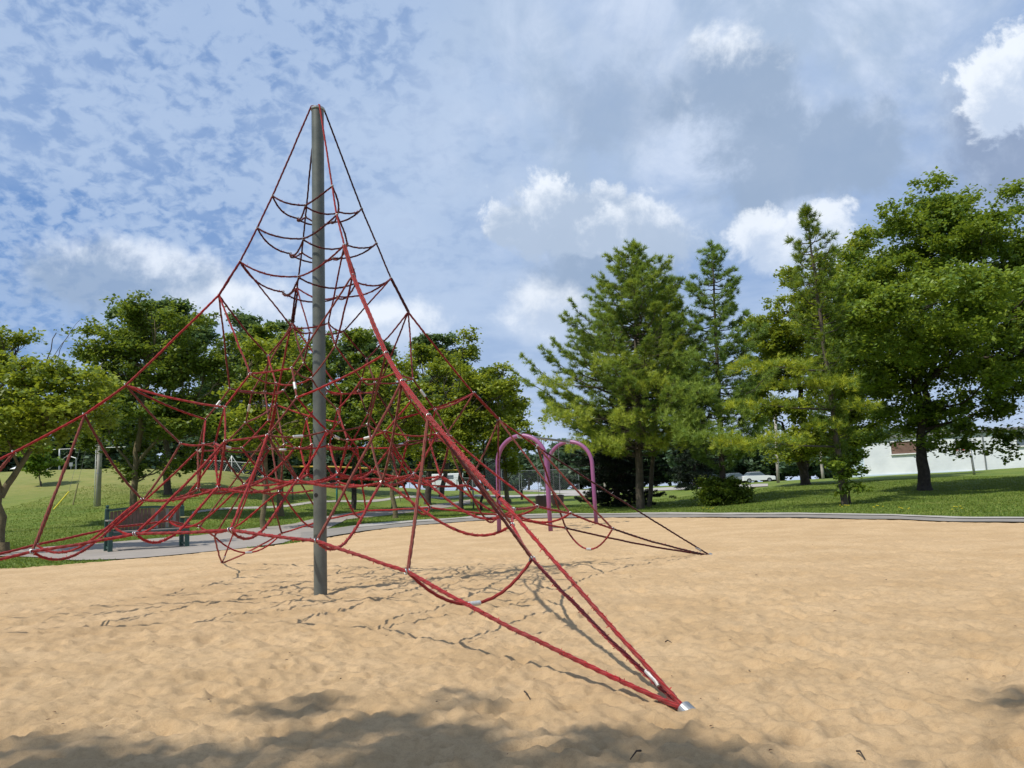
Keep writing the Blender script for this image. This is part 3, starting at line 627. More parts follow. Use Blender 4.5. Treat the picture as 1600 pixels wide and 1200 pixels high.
# anchors: bare steel tube sleeves half buried in the sand
for k in 'NRBL':
    A = Nd['A'+k]; e = EK[k]; d = (e+np.array([0, 0, -.42])); d /= np.linalg.norm(d); m_ = MB()
    m_.tube([A-d*.02, A-d*.015, A+d*.10, A+d*.13], np.array([.034, .037, .037, .034]), 20); o = rp(m_.build('anchor_sleeve', MAT['silver'], smooth=False))
    m_ = MB(); m_.tube([A+d*.12+[0, 0, .012], A+d*.17+np.array([0, 0, .012]), A+d*.24+np.array([0, 0, .02])], .006, 6); rp(m_.build('cable_end', MAT['chain']))
    m_ = MB(); m_.tube([A-d*.30+np.array([0, 0, .015]), A-d*.22+np.array([0, 0, .012]), A-d*.20], np.array([.012, .014, .012]), 14); rp(m_.build('pressed_sleeve', MAT['ferrule']))
    
# ------------------------------------------------------------------ swing set
def arch(root, c, w_, h, ang, rad=.057):
    u = np.array([math.cos(ang), math.sin(ang), 0]); R = w_/2*.98; pts = []
    pts += [c-u*(w_/2+.035), c-u*(w_/2+.012)+np.array([0, 0, (h-R)*.5])]
    for x in np.linspace(np.pi, 0, 25): pts.append(c+u*math.cos(x)*w_/2+np.array([0, 0, h-R+math.sin(x)*R]))
    pts += [c+u*(w_/2+.012)+np.array([0, 0, (h-R)*.5]), c+u*(w_/2+.035)]
    pts[0][2] = -.1; pts[-1][2] = -.1
    m_ = MB(); m_.tube(pts, rad, 20); return clear_parent(m_.build('arch_frame', MAT['purple'], smooth=True), root)
sw0, sw1 = np.array([.17, 20.5, 0]), np.array([1.62, 23.35, 0]); bd = sw1-sw0; bl = np.linalg.norm(bd); bd /= bl; ua = math.atan2(bd[1], bd[0])-np.pi/2
swing = empty('swing_set', (.9, 21.9, 0), label='two bay purple arch swing set with a galvanised top bar behind the rope net', cat='swing set')
arch(swing, sw0, 1.42, 2.50, ua); arch(swing, sw1, 1.42, 2.46, ua)
m_ = MB(); m_.tube([sw0+[0, 0, 2.50]-bd*.10, sw1+[0, 0, 2.46]+bd*.1], .035, 14); clear_parent(m_.build('top_bar', MAT['galv'], smooth=True), swing)
for c, h in ((sw0, 2.50), (sw1, 2.46)):
    m_ = MB(); m_.tube([c+[0, 0, h]-bd*.075, c+[0, 0, h]+bd*.075], .072, 16); m_.box(c+np.array([0, 0, h+.068]), (.13, .09, .02), rotz(ua)); clear_parent(m_.build('pipe_clamp', MAT['silver']), swing)
for q, lab in ((.36, 'black bucket swing on chains, nearest to the front purple arch'), (.68, 'black bucket swing on chains, nearest to the rear purple arch')):
    c = sw0+bd*bl*q; zb = .60; so_ = empty('bucket_swing', tuple(c+[0, 0, zb+.1]), label=lab, cat='swing', group='bucket swings under the purple arch frame')
    m_ = MB(); Rz = rotz(math.atan2(bd[1], bd[0])); ax, ay = Rz[:, 0], Rz[:, 1]
    # bucket: tapering shell with two leg holes and a raised rim
    prof = [(.03, .0), (.13, .01), (.17, .08), (.18, .20), (.19, .27)]
    Vv = []; Ff = []; N_ = 24
    for rad, z in prof:
        for a in np.linspace(0, 2*np.pi, N_, endpoint=False):
            hh = z + (.05*abs(math.cos(a)) if z > .15 else 0); Vv.append(c+ax*math.cos(a)*rad*1.15+ay*math.sin(a)*rad+np.array([0, 0, zb+hh]))
    for lv in range(len(prof)-1):
        for i in range(N_):
            a = i/N_*2*np.pi
            if lv == 2 and (abs(a-np.pi/2-.45) < .3 or abs(a-np.pi/2+.45) < .3): continue
            Ff.append((lv*N_+i, lv*N_+(i+1) % N_, (lv+1)*N_+(i+1) % N_, (lv+1)*N_+i))
    m_.add(Vv, Ff); m_.tube([c+ax*math.cos(a)*.19+ay*math.sin(a)*.165+np.array([0, 0, zb+.26+.05*abs(math.cos(a))]) for a in np.linspace(0, 2*np.pi, 30)], .014, 8)
    clear_parent(m_.build('bucket_seat', MAT['black'], smooth=True), so_)
    for sg in (-1, 1):
        m_ = MB(); top = c+ax*sg*.26+[0, 0, 2.44]; bot = c+ax*sg*.185+[0, 0, zb+.31]; k_ = 60
        for i in range(k_):
            p = top*(1-(i+.5)/k_)+bot*(i+.5)/k_; dr = (bot-top)/k_*.62; sd = (ax if i % 2 else ay)*.007
            m_.tube([p-dr, p-dr*.6+sd, p+dr*.6+sd, p+dr, p+dr*.6-sd, p-dr*.6-sd, p-dr], .0032, 5, caps=False)
        clear_parent(m_.build('chain', MAT['chain']), so_)

# ------------------------------------------------------------------ park bench
bL, bR = hit(166, 862), hit(284, 854); bR = np.array([*bR[:2], 0]); bL = np.array([*bL[:2], 0])
bu = bR-bL; bw = np.linalg.norm(bu); bu /= bw; bang = math.atan2(bu[1], bu[0]); bn = np.array([bu[1], -bu[0], 0])     # bn points to the camera side
bench = empty('park_bench', tuple((bL+bR)/2), label='dark green bench with a high back of vertical brown planks beside the asphalt path', cat='bench')
SC = (859-797)/1221*bL[1]/1.0*0+1.0; Hb = 65/1221*bL[1]
def bp(n, m_, mt): return clear_parent(m_.build(n, mt), bench)
Rb = rotz(bang); dep = .62
for q, nm in ((bL, 0), (bR, 1)):
    back = q-bn*.05; front = q+bn*(dep-.12)+bu*.02
    m_ = MB(); m_.box(back+[0, 0, Hb/2], (.10, .10, Hb), Rb, .008); m_.tube([back+[0, 0, Hb], back+[0, 0, Hb+.02], back+[0, 0, Hb+.04], back+[0, 0, Hb+.07], back+[0, 0, Hb+.09]], np.array([.045, .022, .042, .042, .012]), 14); bp('back_post', m_, MAT['greenpaint'])
    m_ = MB(); m_.box(front+[0, 0, .36], (.10, .10, .72), Rb, .008); bp('front_post', m_, MAT['greenpaint'])
    m_ = MB(); m_.box((back+front)/2+[0, 0, .10], (.055, dep-.2, .055), Rb); bp('foot_rail', m_, MAT['greenpaint'])
    m_ = MB(); m_.box((back+front)/2+bn*.02+[0, 0, .745], (.12, dep-.02, .035), Rb, .006); bp('armrest', m_, MAT['plank_grey'] if nm == 0 else MAT['khaki'])
    m_ = MB(); m_.box((back+front)/2+[0, 0, .40], (.05, dep-.2, .08), Rb); bp('seat_bracket', m_, MAT['greenpaint'])
m_ = MB(); n_ = 24
# gently arched top rail and lower rail
for i in range(n_):
    t0, t1 = i/n_, (i+1)/n_; z = lambda t: Hb-.07+.05*math.sin(np.pi*t)
    a, b = bL+bu*(bw*t0)-bn*.05, bL+bu*(bw*t1)-bn*.05
    V = [a+[0, 0, z(t0)], a+bn*.05+[0, 0, z(t0)], b+bn*.05+[0, 0, z(t1)], b+[0, 0, z(t1)]]; V += [v+[0, 0, .055] for v in V]
    m_.add(V, [(0, 3, 2, 1), (4, 5, 6, 7), (0, 1, 5, 4), (2, 3, 7, 6), (1, 2, 6, 5), (3, 0, 4, 7)])
bp('top_rail', m_, MAT['greenpaint'])
m_ = MB(); m_.box((bL+bR)/2-bn*.03+[0, 0, .47], (bw-.1, .05, .06), Rb); bp('lower_rail', m_, MAT['greenpaint'])
ns = 19; sw_ = (bw-.12)/ns
for i in range(ns):
    t = (i+.5)/ns; zt = Hb-.075+.05*math.sin(np.pi*t); m_ = MB(); m_.box(bL+bu*(.06+sw_*(i+.5))-bn*.03+[0, 0, (zt+.50)/2], (sw_*.90, .022, zt-.50), Rb, .003)
    mt = 'plank_tan' if i in (11,) else 'plank_grey' if i in (12, 15, 17) else 'plank'
    o = bp('back_plank', m_, MAT[mt])
for i in range(5): m_ = MB(); m_.box((bL+bR)/2+bn*(.06+i*.105)+[0, 0, .465], (bw-.08, .092, .035), Rb, .004); bp('seat_plank', m_, MAT['plank_grey' if i < 2 or i == 4 else 'plank'])
m_ = MB(); m_.box((bL+bR)/2+bn*.53+[0, 0, .41], (bw-.1, .04, .09), Rb); bp('seat_apron', m_, MAT['greenpaint'])

# ------------------------------------------------------------------ things beyond the sand
def post(m_, p0, p1, r0, r1=None, n=12):
    m_.tube([np.array(p0)*(1-t)+np.array(p1)*t for t in (0, .33, .66, 1)], np.linspace(r0, r1 or r0, 4), n); return m_
# utility pole at left with cross arm hardware
b = hit(153, 791); tp = at(161, 560, b[1]); up_ = empty('utility_pole', tuple(b), label='grey wooden utility pole on the grassy bank behind the bench', cat='utility pole')
m_ = MB(); post(m_, b-[0, 0, .3], tp, .125, .10); clear_parent(m_.build('pole', MAT['polewood'], smooth=True), up_)
m_ = MB(); q = b+[-.17, -.04, 0]; post(m_, q, q+(tp-b)*.9, .022); clear_parent(m_.build('conduit', MAT['white'], smooth=True), up_)
m_ = MB(); z_ = b+(tp-b)*.22; m_.tube([z_-[0, 0, .03], z_+[0, 0, .03]], .13, 14); clear_parent(m_.build('pole_band', MAT['galv']), up_)
m_ = MB(); m_.box(at(170, 688, b[1]), (.85, .12, .08)); clear_parent(m_.build('cross_arm', MAT['galv']), up_)
# guy wires with plastic guards
def guard(px0, px1, Y, label, mt, far):
    a, c = at(*px0, Y), at(*px1, Y+.2); a[2] = max(a[2], gz(a[0], a[1])-.02); g_ = empty('guy_wire', tuple(a), label=label, cat='guy wire', group='guy wires staked into the bank')
    m_ = MB(); m_.tube([a, (a+c)/2, c], .033, 9); clear_parent(m_.build('wire_guard', MAT[mt]), g_)
    m_ = MB(); m_.tube([c-(c-a)*.02, c+(np.array(far)-c)*.5, far], .006, 5); clear_parent(m_.build('wire', MAT['chain']), g_)
g1 = hit(84, 796); guard((84, 796), (108, 768), g1[1], 'yellow plastic guard leaning at the foot of a guy wire on the bank', 'yellow', at(150, 600, g1[1]+1))
g2 = hit(114, 789); guard((114, 789), (122, 755), g2[1], 'thin weathered tan guard on a guy wire, right of the yellow one', 'khaki', at(158, 600, g2[1]+.5))

# tennis court posts, frame and umbrella on top of the bank
def pole_thing(name, base_px, top_px, Y, rad, mt, label, cat, group=None, extra=None):
    b = at(*base_px, Y); b[2] = gz(b[0], b[1]); t = at(*top_px, Y); e = empty(name, tuple(b), label=label, cat=cat, group=group)
    m_ = MB(); post(m_, b-[0, 0, .2], t, rad, rad*.8); clear_parent(m_.build('pole', MAT[mt], smooth=True), e)
    if extra: extra(e, b, t)
    return e
def arm(e, b, t):
    m_ = MB(); m_.tube([t+[-1.6, 0, -.02], t+[-.6, 0, .0], t+[.4, 0, 0], t+[6.1, 0, -.02]], .022, 6); clear_parent(m_.build('cross_wire', MAT['fence']), e)
    m_ = MB(); m_.tube([t+[0, 0, -.9], t+[-.8, 0, -1.7], t+[-1.2, 0, -1.9]], .04, 6); m_.tube([t+[0, 0, -1.2], t+[.9, 0, -.5]], .03, 6); clear_parent(m_.build('brace', MAT['galv']), e)
pole_thing('light_pole', (93, 735), (93, 702), 72, .08, 'fence', 'short pale pole carrying a thin cross wire on top of the bank', 'pole', None, arm)
def frame_goal(e, b, t):
    m_ = MB(); m_.tube([b+[0, 0, 0], t], .05, 6); m_.tube([t, t+[-.8, .2, .25], t+[-1.3, .3, .1]], .04, 6); m_.box(t+np.array([-.45, 0, -.55]), (.3, .05, .35)); m_.tube([t+[-.45, 0, -.5], t+[-.45, 0, -1.35]], .03, 6); clear_parent(m_.build('hoop_arm', MAT['fence']), e)
pole_thing('hoop_frame', (119, 735), (119, 716), 72, .035, 'fence', 'small pale metal frame standing at the edge of the court on the bank', 'frame', None, frame_goal)
# umbrella
b = at(27, 738, 68); b[2] = gz(b[0], b[1]); um = empty('parasol', tuple(b), label='white parasol showing just above the top of the bank at the left', cat='parasol')
cz = at(27, 733, 68); Vv = [cz+[0, 0, .28]]; N_ = 8
for rad, dz in ((.28, .14), (.58, .0)):
    for i in range(N_*2): a = i*np.pi/N_; Vv.append(cz+np.array([math.cos(a)*rad*(1 if i % 2 == 0 else .95), math.sin(a)*rad*(1 if i % 2 == 0 else .95), dz-(.0 if i % 2 == 0 else .0)]))
n2_ = N_*2; Ff = [(0, 1+i, 1+(i+1) % n2_) for i in range(n2_)]+[(1+i, 1+n2_+i, 1+n2_+(i+1) % n2_, 1+(i+1) % n2_) for i in range(n2_)]
m_ = MB(); m_.add(Vv, Ff); clear_parent(m_.build('canopy', MAT['white']), um); m_ = MB(); m_.tube([b, cz+[0, 0, .42]], .025, 8); clear_parent(m_.build('pole', MAT['white']), um)
# chain link fences
def chain_fence(name, pts_px, Y, h, label, step=3.0, mesh=.16, group=None, cat='fence'):
    P = [at(*p, y) for p, y in zip(pts_px, Y)]; P = [np.array([p[0], p[1], gz(p[0], p[1])]) for p in P]
    e = empty(name, tuple(P[0]), label=label, cat=cat, group=group); V = []; 
    wires = MB()
    for a, c in zip(P[:-1], P[1:]):
        L = np.linalg.norm((c-a)[:2]); n = max(1, round(L/step))
        for i in range(n+1):
            p = a+(c-a)*i/n; p[2] = gz(p[0], p[1]); m_ = MB(); m_.tube([p-[0, 0, .1], p+[0, 0, h]], .035, 8); clear_parent(m_.build('fence_post', MAT['galv']), e)
        for hh in (h, .05): wires.tube([a+(c-a)*t+np.array([0, 0, hh]) for t in (0, .5, 1)], .022, 6)
        d = (c-a)/L; nn = int((L+h)/mesh)
        for i in range(nn):
            for sg in (-1, 1):
                x0 = i*mesh-h*(sg > 0); pa, pb = (x0, 0), (x0+h, h)
                if sg < 0: x0 = i*mesh; pa, pb = (x0, 0), (x0-h, h)
                def cl(p, q):
                    (x, z), (x2, z2) = p, q
                    if x < 0: z = z+(0-x)*(z2-z)/(x2-x); x = 0
                    if x > L: z = z+(L-x)*(z2-z)/(x2-x); x = L
                    return x, z
                pa2, pb2 = cl(pa, pb), cl(pb, pa)
                if pb2[1]-pa2[1] < .05 or max(pa[0], pb[0]) < 0 or min(pa[0], pb[0]) > L: continue
                A_ = a+d*pa2[0]+np.array([0, 0, pa2[1]]); B_ = a+d*pb2[0]+np.array([0, 0, pb2[1]]); s_ = d*.007
                V += [A_-s_, A_+s_, B_+s_, B_-s_]
    V = np.array(V); wires.add(V, np.arange(len(V)).reshape(-1, 4)); clear_parent(wires.build('wire_mesh', MAT['fence']), e); return e
chain_fence('chain_link_fence', [(268, 736), (410, 738)], (66, 66), 1.2, 'pale chain link fence along the top of the bank behind the net', 2.4, .22)
def tripod(e, b, t):
    for dx, dy in ((-.9, .3), (1.0, .2)):
        m_ = MB(); post(m_, t, np.array([b[0]+dx, b[1]+dy, b[2]]), .03); clear_parent(m_.build('leg', MAT['white']), e)
pole_thing('backstop_post', (362, 733), (362, 712), 68, .04, 'white', 'white A-shaped backstop frame on the bank, framed by the net', 'backstop frame', None, tripod)
chain_fence('backstop_fence', [(756, 762), (812, 762)], (78, 80), 3.4, 'tall grey chain link backstop behind the near purple arch', 2.2, .16)
chain_fence('low_chain_fence', [(815, 762), (905, 762)], (95, 95), 2.6, 'pale chain link fence seen between the purple swing arches', 2.5, .25)
chain_fence('roadside_fence', [(640, 760), (760, 762)], (92, 92), 1.5, 'low chain link fence beyond the parked trailer', 3., .25)
# teal post and yellow beams of further play equipment
b = hit(613, 795); t = at(614.5, 697, b[1]); far = empty('play_frame', tuple(b), label='teal post and yellow overhead beam of distant play equipment', cat='play equipment')
m_ = MB(); post(m_, b-[0, 0, .2], t, .07); clear_parent(m_.build('post', MAT['teal'], smooth=True), far)
yb = [at(456, 729, b[1]), at(520, 729.5, b[1]), at(600, 733, b[1]), t-[0, 0, .9]]; yb[3] = at(613, 733.5, b[1])
m_ = MB(); m_.tube(yb, .055, 10); clear_parent(m_.build('overhead_beam', MAT['yellowpaint'], smooth=True), far)
m_ = MB(); m_.tube([at(614, 733.5, b[1]), at(700, 735, b[1]), at(740, 734.5, b[1])], .055, 10); clear_parent(m_.build('overhead_beam', MAT['yellowpaint'], smooth=True), far)
for px_ in (457, 526):
    p = at(px_, 729.5, b[1]); q = p.copy(); q[2] = gz(p[0], p[1]); m_ = MB(); post(m_, q-[0, 0, .1], p, .05); clear_parent(m_.build('post', MAT['teal' if px_ > 500 else 'galv'], smooth=True), far)
p = at(738, 734.5, b[1]); q = p.copy(); q[2] = gz(p[0], p[1]); m_ = MB(); post(m_, q-[0, 0, .1], p, .05); clear_parent(m_.build('post', MAT['galv'], smooth=True), far)
# thin leaning sapling stakes seen between the trunks
for a_, c_ in (((626, 783), (619, 748)),):
    b = hit(*a_); t = at(*c_, b[1]); m_ = MB(); post(m_, b-[0, 0, .1], t, .035); o = m_.build('stake', MAT['khaki']); tag(o, 'thin dark stake leaning on the lawn right of the teal post', 'stake')
# slanted information sign
b = hit(815.5, 781); Ys_ = b[1]; s0 = empty('information_sign', tuple(b), label='slanted information panel on a black post left of the swings', cat='sign')
m_ = MB(); m_.box(np.array([b[0], b[1], b[2]+.42]), (.18, .09, .95), None, .01); clear_parent(m_.build('post', MAT['black']), s0)
sl_ = math.radians(27); Rs = np.array([[math.cos(sl_), 0, -math.sin(sl_)], [0, 1, 0], [math.sin(sl_), 0, math.cos(sl_)]])
c_ = at(817.5, 763.8, Ys_); m_ = MB(); m_.box(c_, (.66, .5, .035), Rs, .006); clear_parent(m_.build('panel', MAT['black']), s0)
m_ = MB(); m_.box(c_+Rs@np.array([0, 0, .021]), (.60, .45, .006), Rs); clear_parent(m_.build('panel_face', MAT['panel']), s0)

# white box truck / camper behind the trees
def vehicle(name, c, L, Wd, H, mt, label, kind, ang=0., group=None):
    e = empty(name, tuple(c), ang, label=label, cat=kind, group=group); 
    def P(o): o.parent = e; return o
    def prof(pts, wd, nm, m__, yoff=0, bev=.04):
        V = []; n = len(pts)
        for y, sc_ in ((-wd/2, .94), (-wd/2+bev, 1), (wd/2-bev, 1), (wd/2, .94)):
            cx = np.mean([p[0] for p in pts]); cz = np.mean([p[1] for p in pts]); V += [(cx+(x-cx)*sc_, y+yoff, cz+(z-cz)*sc_) for x, z in pts]
        F = [tuple(range(n))[::-1], tuple(range(3*n, 4*n))]+[(k*n+i, k*n+(i+1) % n, (k+1)*n+(i+1) % n, (k+1)*n+i) for k in range(3) for i in range(n)]
        return P(mesh_obj(nm, V, F, m__))
    if kind == 'camper':
        prof([(-L/2, .45), (L/2-1.3, .45), (L/2-1.3, H*.62), (L/2-.5, H*.66), (L/2-.35, H), (-L/2, H)], Wd, 'body', MAT[mt]); prof([(L/2-1.35, .45), (L/2, .45), (L/2, 1.15), (L/2-.35, 1.3), (L/2-.75, H*.62), (L/2-1.35, H*.62)], Wd*.9, 'cab', MAT[mt])
        for x, z, a_, h_ in ((L/2-2.2, 1.9, .9, .5), (-L/2+1.2, 1.8, .9, .5), (-.4, 1.8, .7, .5)): m_ = MB(); m_.box((x, -Wd/2-.006, z), (a_, .03, h_)); P(m_.build('window', MAT['glass']))
        m_ = MB(); m_.box((L/2-.75, -Wd*.45-.006, 1.5), (.6, .03, .45)); P(m_.build('cab_window', MAT['glass']))
    else:
        prof([(-L/2, .35), (L/2, .35), (L/2, .75), (L/2-.15, .85), (L/2-1.1, .95), (-L/2+.5, 1.0), (-L/2, .95)], Wd, 'body', MAT[mt])
        prof([(-L/2+.55, .97), (L/2-1.2, .93), (L/2-1.9, H), (-L/2+1.1, H)], Wd*.86, 'cabin', MAT['glass']); m_ = MB(); m_.box(((-L/2+1.1+L/2-1.9)/2, 0, H+.012), (L-3.1, Wd*.8, .04), None, .01); P(m_.build('roof', MAT[mt]))
        for sg in (-1, 1): m_ = MB(); m_.box((L/2-.03, sg*Wd*.36, .66), (.08, .3, .13), None, .02); P(m_.build('headlight', MAT['white'])); m_ = MB(); m_.box((-L/2+.03, sg*Wd*.38, .80), (.08, .24, .13), None, .02); P(m_.build('tail_light', MAT['lamp']))
    for x in (-L/2+.85, L/2-.85):
        for sg in (-1, 1): 
            m_ = MB(); m_.tube([(x, sg*(Wd/2-.2), .33), (x, sg*(Wd/2+.01), .33)], .33, 18); w_ = P(m_.build('wheel', MAT['tyre'])); m_ = MB(); m_.tube([(x, sg*(Wd/2-.05), .33), (x, sg*(Wd/2+.02), .33)], .18, 12); h_ = m_.build('hub', MAT['silver']); h_.parent = w_
    return e
c_ = at(702, 757, 112); c_[2] = gz(c_[0], c_[1]); vehicle('camper_van', c_, 4.8, 2.1, 2.4, 'white', 'white camper van parked behind the trees left of the purple arch', 'camper', 0.05, None)
for px_, mt, lab, a_ in ((1150, 'silvercar', 'light silver car parked beyond the lawn, just left of the dark pine bush trunk', .1), (1183, 'white', 'white car parked beyond the lawn, right of the bush under the pine', .05), (1112, 'bluecar', 'dark car parked beyond the lawn, left of the bush under the pine', .1)):
    c_ = at(px_, 752, 104); c_[2] = gz(c_[0], c_[1])-.1; vehicle('parked_car', c_, 4.4, 1.75, 1.42, mt, lab, 'car', a_, 'cars parked beyond the lawn')
# long low white building on the right
bl_, br_ = np.array(at(1352, 741, 62)), np.array(at(1700, 722, 54)); bl_[2] = gz(bl_[0], bl_[1])-.1; br_[2] = bl_[2]
u_ = br_-bl_; u_ /= np.linalg.norm(u_); br_ = bl_+u_*34; Lb = 34; bnrm = np.array([u_[1], -u_[0], 0]); ba = math.atan2(u_[1], u_[0]); Rbd = rotz(ba)
bld = empty('school_building', tuple(bl_), label='long low white painted building behind the big tree at the right', cat='building')
def B_(n, m_, mt): return clear_parent(m_.build(n, MAT[mt] if isinstance(mt, str) else mt), bld)
hb = 3.0
m_ = MB(); m_.box(bl_+u_*Lb/2-bnrm*5+[0, 0, hb/2], (Lb, 10, hb), Rbd)
BW = MAT['whitewall'].copy(); BW.name = 'painted_block_wall'; tt = NT(BW.node_tree); bs = BW.node_tree.nodes['Principled BSDF']
br2 = tt.n('ShaderNodeTexBrick'); mp = tt.n('ShaderNodeMapping'); tt.put(mp.inputs[0], tt.n('ShaderNodeTexCoord').outputs['Object']); mp.inputs['Rotation'].default_value = (R_(90), 0, 0); tt.put(br2.inputs['Vector'], mp.outputs[0])
br2.inputs['Scale'].default_value = 1.0; br2.inputs['Brick Width'].default_value = .4; br2.inputs['Row Height'].default_value = .2; br2.inputs['Mortar Size'].default_value = .008
bpn = tt.n('ShaderNodeBump'); bpn.inputs['Strength'].default_value = .4; bpn.inputs['Distance'].default_value = .01; bpn.invert = True; tt.put(bpn.inputs['Height'], br2.outputs['Fac']); tt.put(bs.inputs['Normal'], bpn.outputs[0])
B_('wall', m_, BW)
m_ = MB(); m_.box(bl_-u_*.52-bnrm*5+[0, 0, hb/2-.05], (1.0, 9.4, hb-.12), Rbd); B_('side_wing', m_, 'paleblue')
m_ = MB(); m_.box(bl_+u_*(Lb/2-.4)-bnrm*5+[0, 0, hb+.09], (Lb+1.4, 10.5, .18), Rbd); B_('roof_edge', m_, 'roof')
def window(x, w_, z0, z1, mt):
    c = bl_+u_*x+[0, 0, (z0+z1)/2]; m_ = MB(); m_.box(c+bnrm*.004, (w_, .05, z1-z0), Rbd); f = B_('window', m_, mt)
    m_ = MB(); m_.box(c+bnrm*.06+[0, 0, (z0-z1)/2-.05], (w_+.12, .16, .07), Rbd); m_.box(c+bnrm*.05+[0, 0, (z1-z0)/2+.04], (w_+.12, .1, .07), Rbd)
    for sg in (-1, 1): m_.box(c+bnrm*.05+u_*sg*(w_/2+.03), (.06, .1, z1-z0), Rbd)
    s = clear_parent(m_.build('window_frame', MAT['white']), bld); mw = s.matrix_parent_inverse.copy(); s.parent = f; s.matrix_parent_inverse = f.matrix_parent_inverse @ mw if 0 else Matrix.Identity(4)
    return f
for x, w_, z0, z1, mt in ((3.0, 1.9, 1.75, 2.65, 'brown'), (10.7, .85, 1.85, 2.6, 'glass'), (16.0, 1.9, 1.75, 2.65, 'brown'), (24, 1.9, 1.75, 2.65, 'brown')):
    window(x, w_, z0, z1, mt)
m_ = MB(); m_.tube([bl_+u_*8.2+bnrm*.06+[0, 0, z] for z in (.1, 1.5, hb-.05)], .045, 8); B_('downpipe', m_, 'galv')
m_ = MB(); m_.box(bl_+u_*(Lb/2)+bnrm*.03+[0, 0, .12], (Lb-.1, .05, .22), Rbd); B_('plinth', m_, 'paleblue')
# basketball hoop on a bent post in front of the wall
b = hit(1521, 731); b = np.array([at(1521, 728, 47)[0], 47, 0]); b[2] = gz(b[0], b[1]); t = at(1516, 701, 47); hp_ = empty('basketball_hoop', tuple(b), label='basketball hoop with a red rim on a grey post before the white wall', cat='basketball hoop')
ho = at(1497, 703.5, 47); m_ = MB(); post(m_, b-[0, 0, .1], t, .07, .06); m_.tube([t, t+(ho-t)*.5+[0, 0, .05], ho+[.3, 0, 0]], .025, 8); clear_parent(m_.build('post', MAT['galv'], smooth=True), hp_)
m_ = MB(); m_.tube([ho+np.array([math.cos(a)*.23, math.sin(a)*.23, 0]) for a in np.linspace(0, 2*np.pi, 24)], .02, 7, caps=False); m_.box(ho+np.array([.30, 0, .06]), (.05, .25, .16)); clear_parent(m_.build('rim', MAT['red']), hp_)
m_ = MB()
for i in range(14):
    a = i/14*2*np.pi; a2 = a+.5
    for s_ in (1, -1): m_.tube([ho+np.array([math.cos(a)*.22, math.sin(a)*.22, -.01]), ho+np.array([math.cos(a+s_*.5)*.16, math.sin(a+s_*.5)*.16, -.22]), ho+np.array([math.cos(a+s_*.9)*.12, math.sin(a+s_*.9)*.12, -.42])], .006, 4)
clear_parent(m_.build('net', MAT['white']), hp_)
# poles on the right
pole_thing('utility_pole', (1215.5, 750), (1211, 640), 58, .12, 'polewood', 'pale wooden utility pole between the pine bush and the leaning trunks', 'utility pole')
pole_thing('utility_pole', (1286, 746), (1281, 700), 66, .13, 'polewood', 'grey pole half hidden just right of the dark multi-stemmed tree', 'utility pole')
pole_thing('utility_pole', (946, 764), (941, 690), 52, .09, 'polewood', 'pale pole standing in the shade left of the big pine trunk', 'utility pole')
b = hit(1107, 763); m_ = MB(); m_.box(b+[0, 0, .45], (.30, .25, .9), None, .02); m_.box(b+np.array([0, 0, .93]), (.34, .29, .06), None, .01); tag(m_.build('utility_box', MAT['white']), 'small white utility box beside the bush under the pine', 'utility box')
# yellow flowers at the path edge
rf = np.random.default_rng(4)
for i, (px_, py_, s_) in enumerate(((558, 820, 1.0), (1322, 797, .5), (1370, 798, .45), (1416, 800, .45), (1108, 799, .4), (1495, 801, .5))):
    b = hit(px_, py_); e = empty('dandelion', tuple(b), label='%s' % ('bright clump of yellow flowers at the path edge behind the mast' if i == 0 else 'tiny yellow flowers dotted in the lawn under the right-hand trees'), cat='flower', group='yellow flowers in the grass')
    m1, m2 = MB(), MB()
    for _ in range(26 if i == 0 else 5):
        o_ = np.array([rf.normal(0, .22*s_), rf.normal(0, .2*s_), 0]); h_ = rf.uniform(.06, .22)*s_+.05; p = b+o_; q = p+[rf.normal(0, .03), rf.normal(0, .03), h_]
        m1.tube([p, (p+q)/2+[.005, 0, 0], q], .004, 4)
        a_ = np.linspace(0, 2*np.pi, 9)[:-1]; m2.add([q+[0, 0, .015]]+[q+np.array([math.cos(x)*.028, math.sin(x)*.028, .006+.004*(i2 % 2)]) for i2, x in enumerate(a_)]+[q], [(0, 1+i2, 1+(i2+1) % 8) for i2 in range(8)]+[(9, 1+(i2+1) % 8, 1+i2) for i2 in range(8)])
    clear_parent(m1.build('stems', MAT['stem']), e); clear_parent(m2.build('petals', MAT['petal']), e)
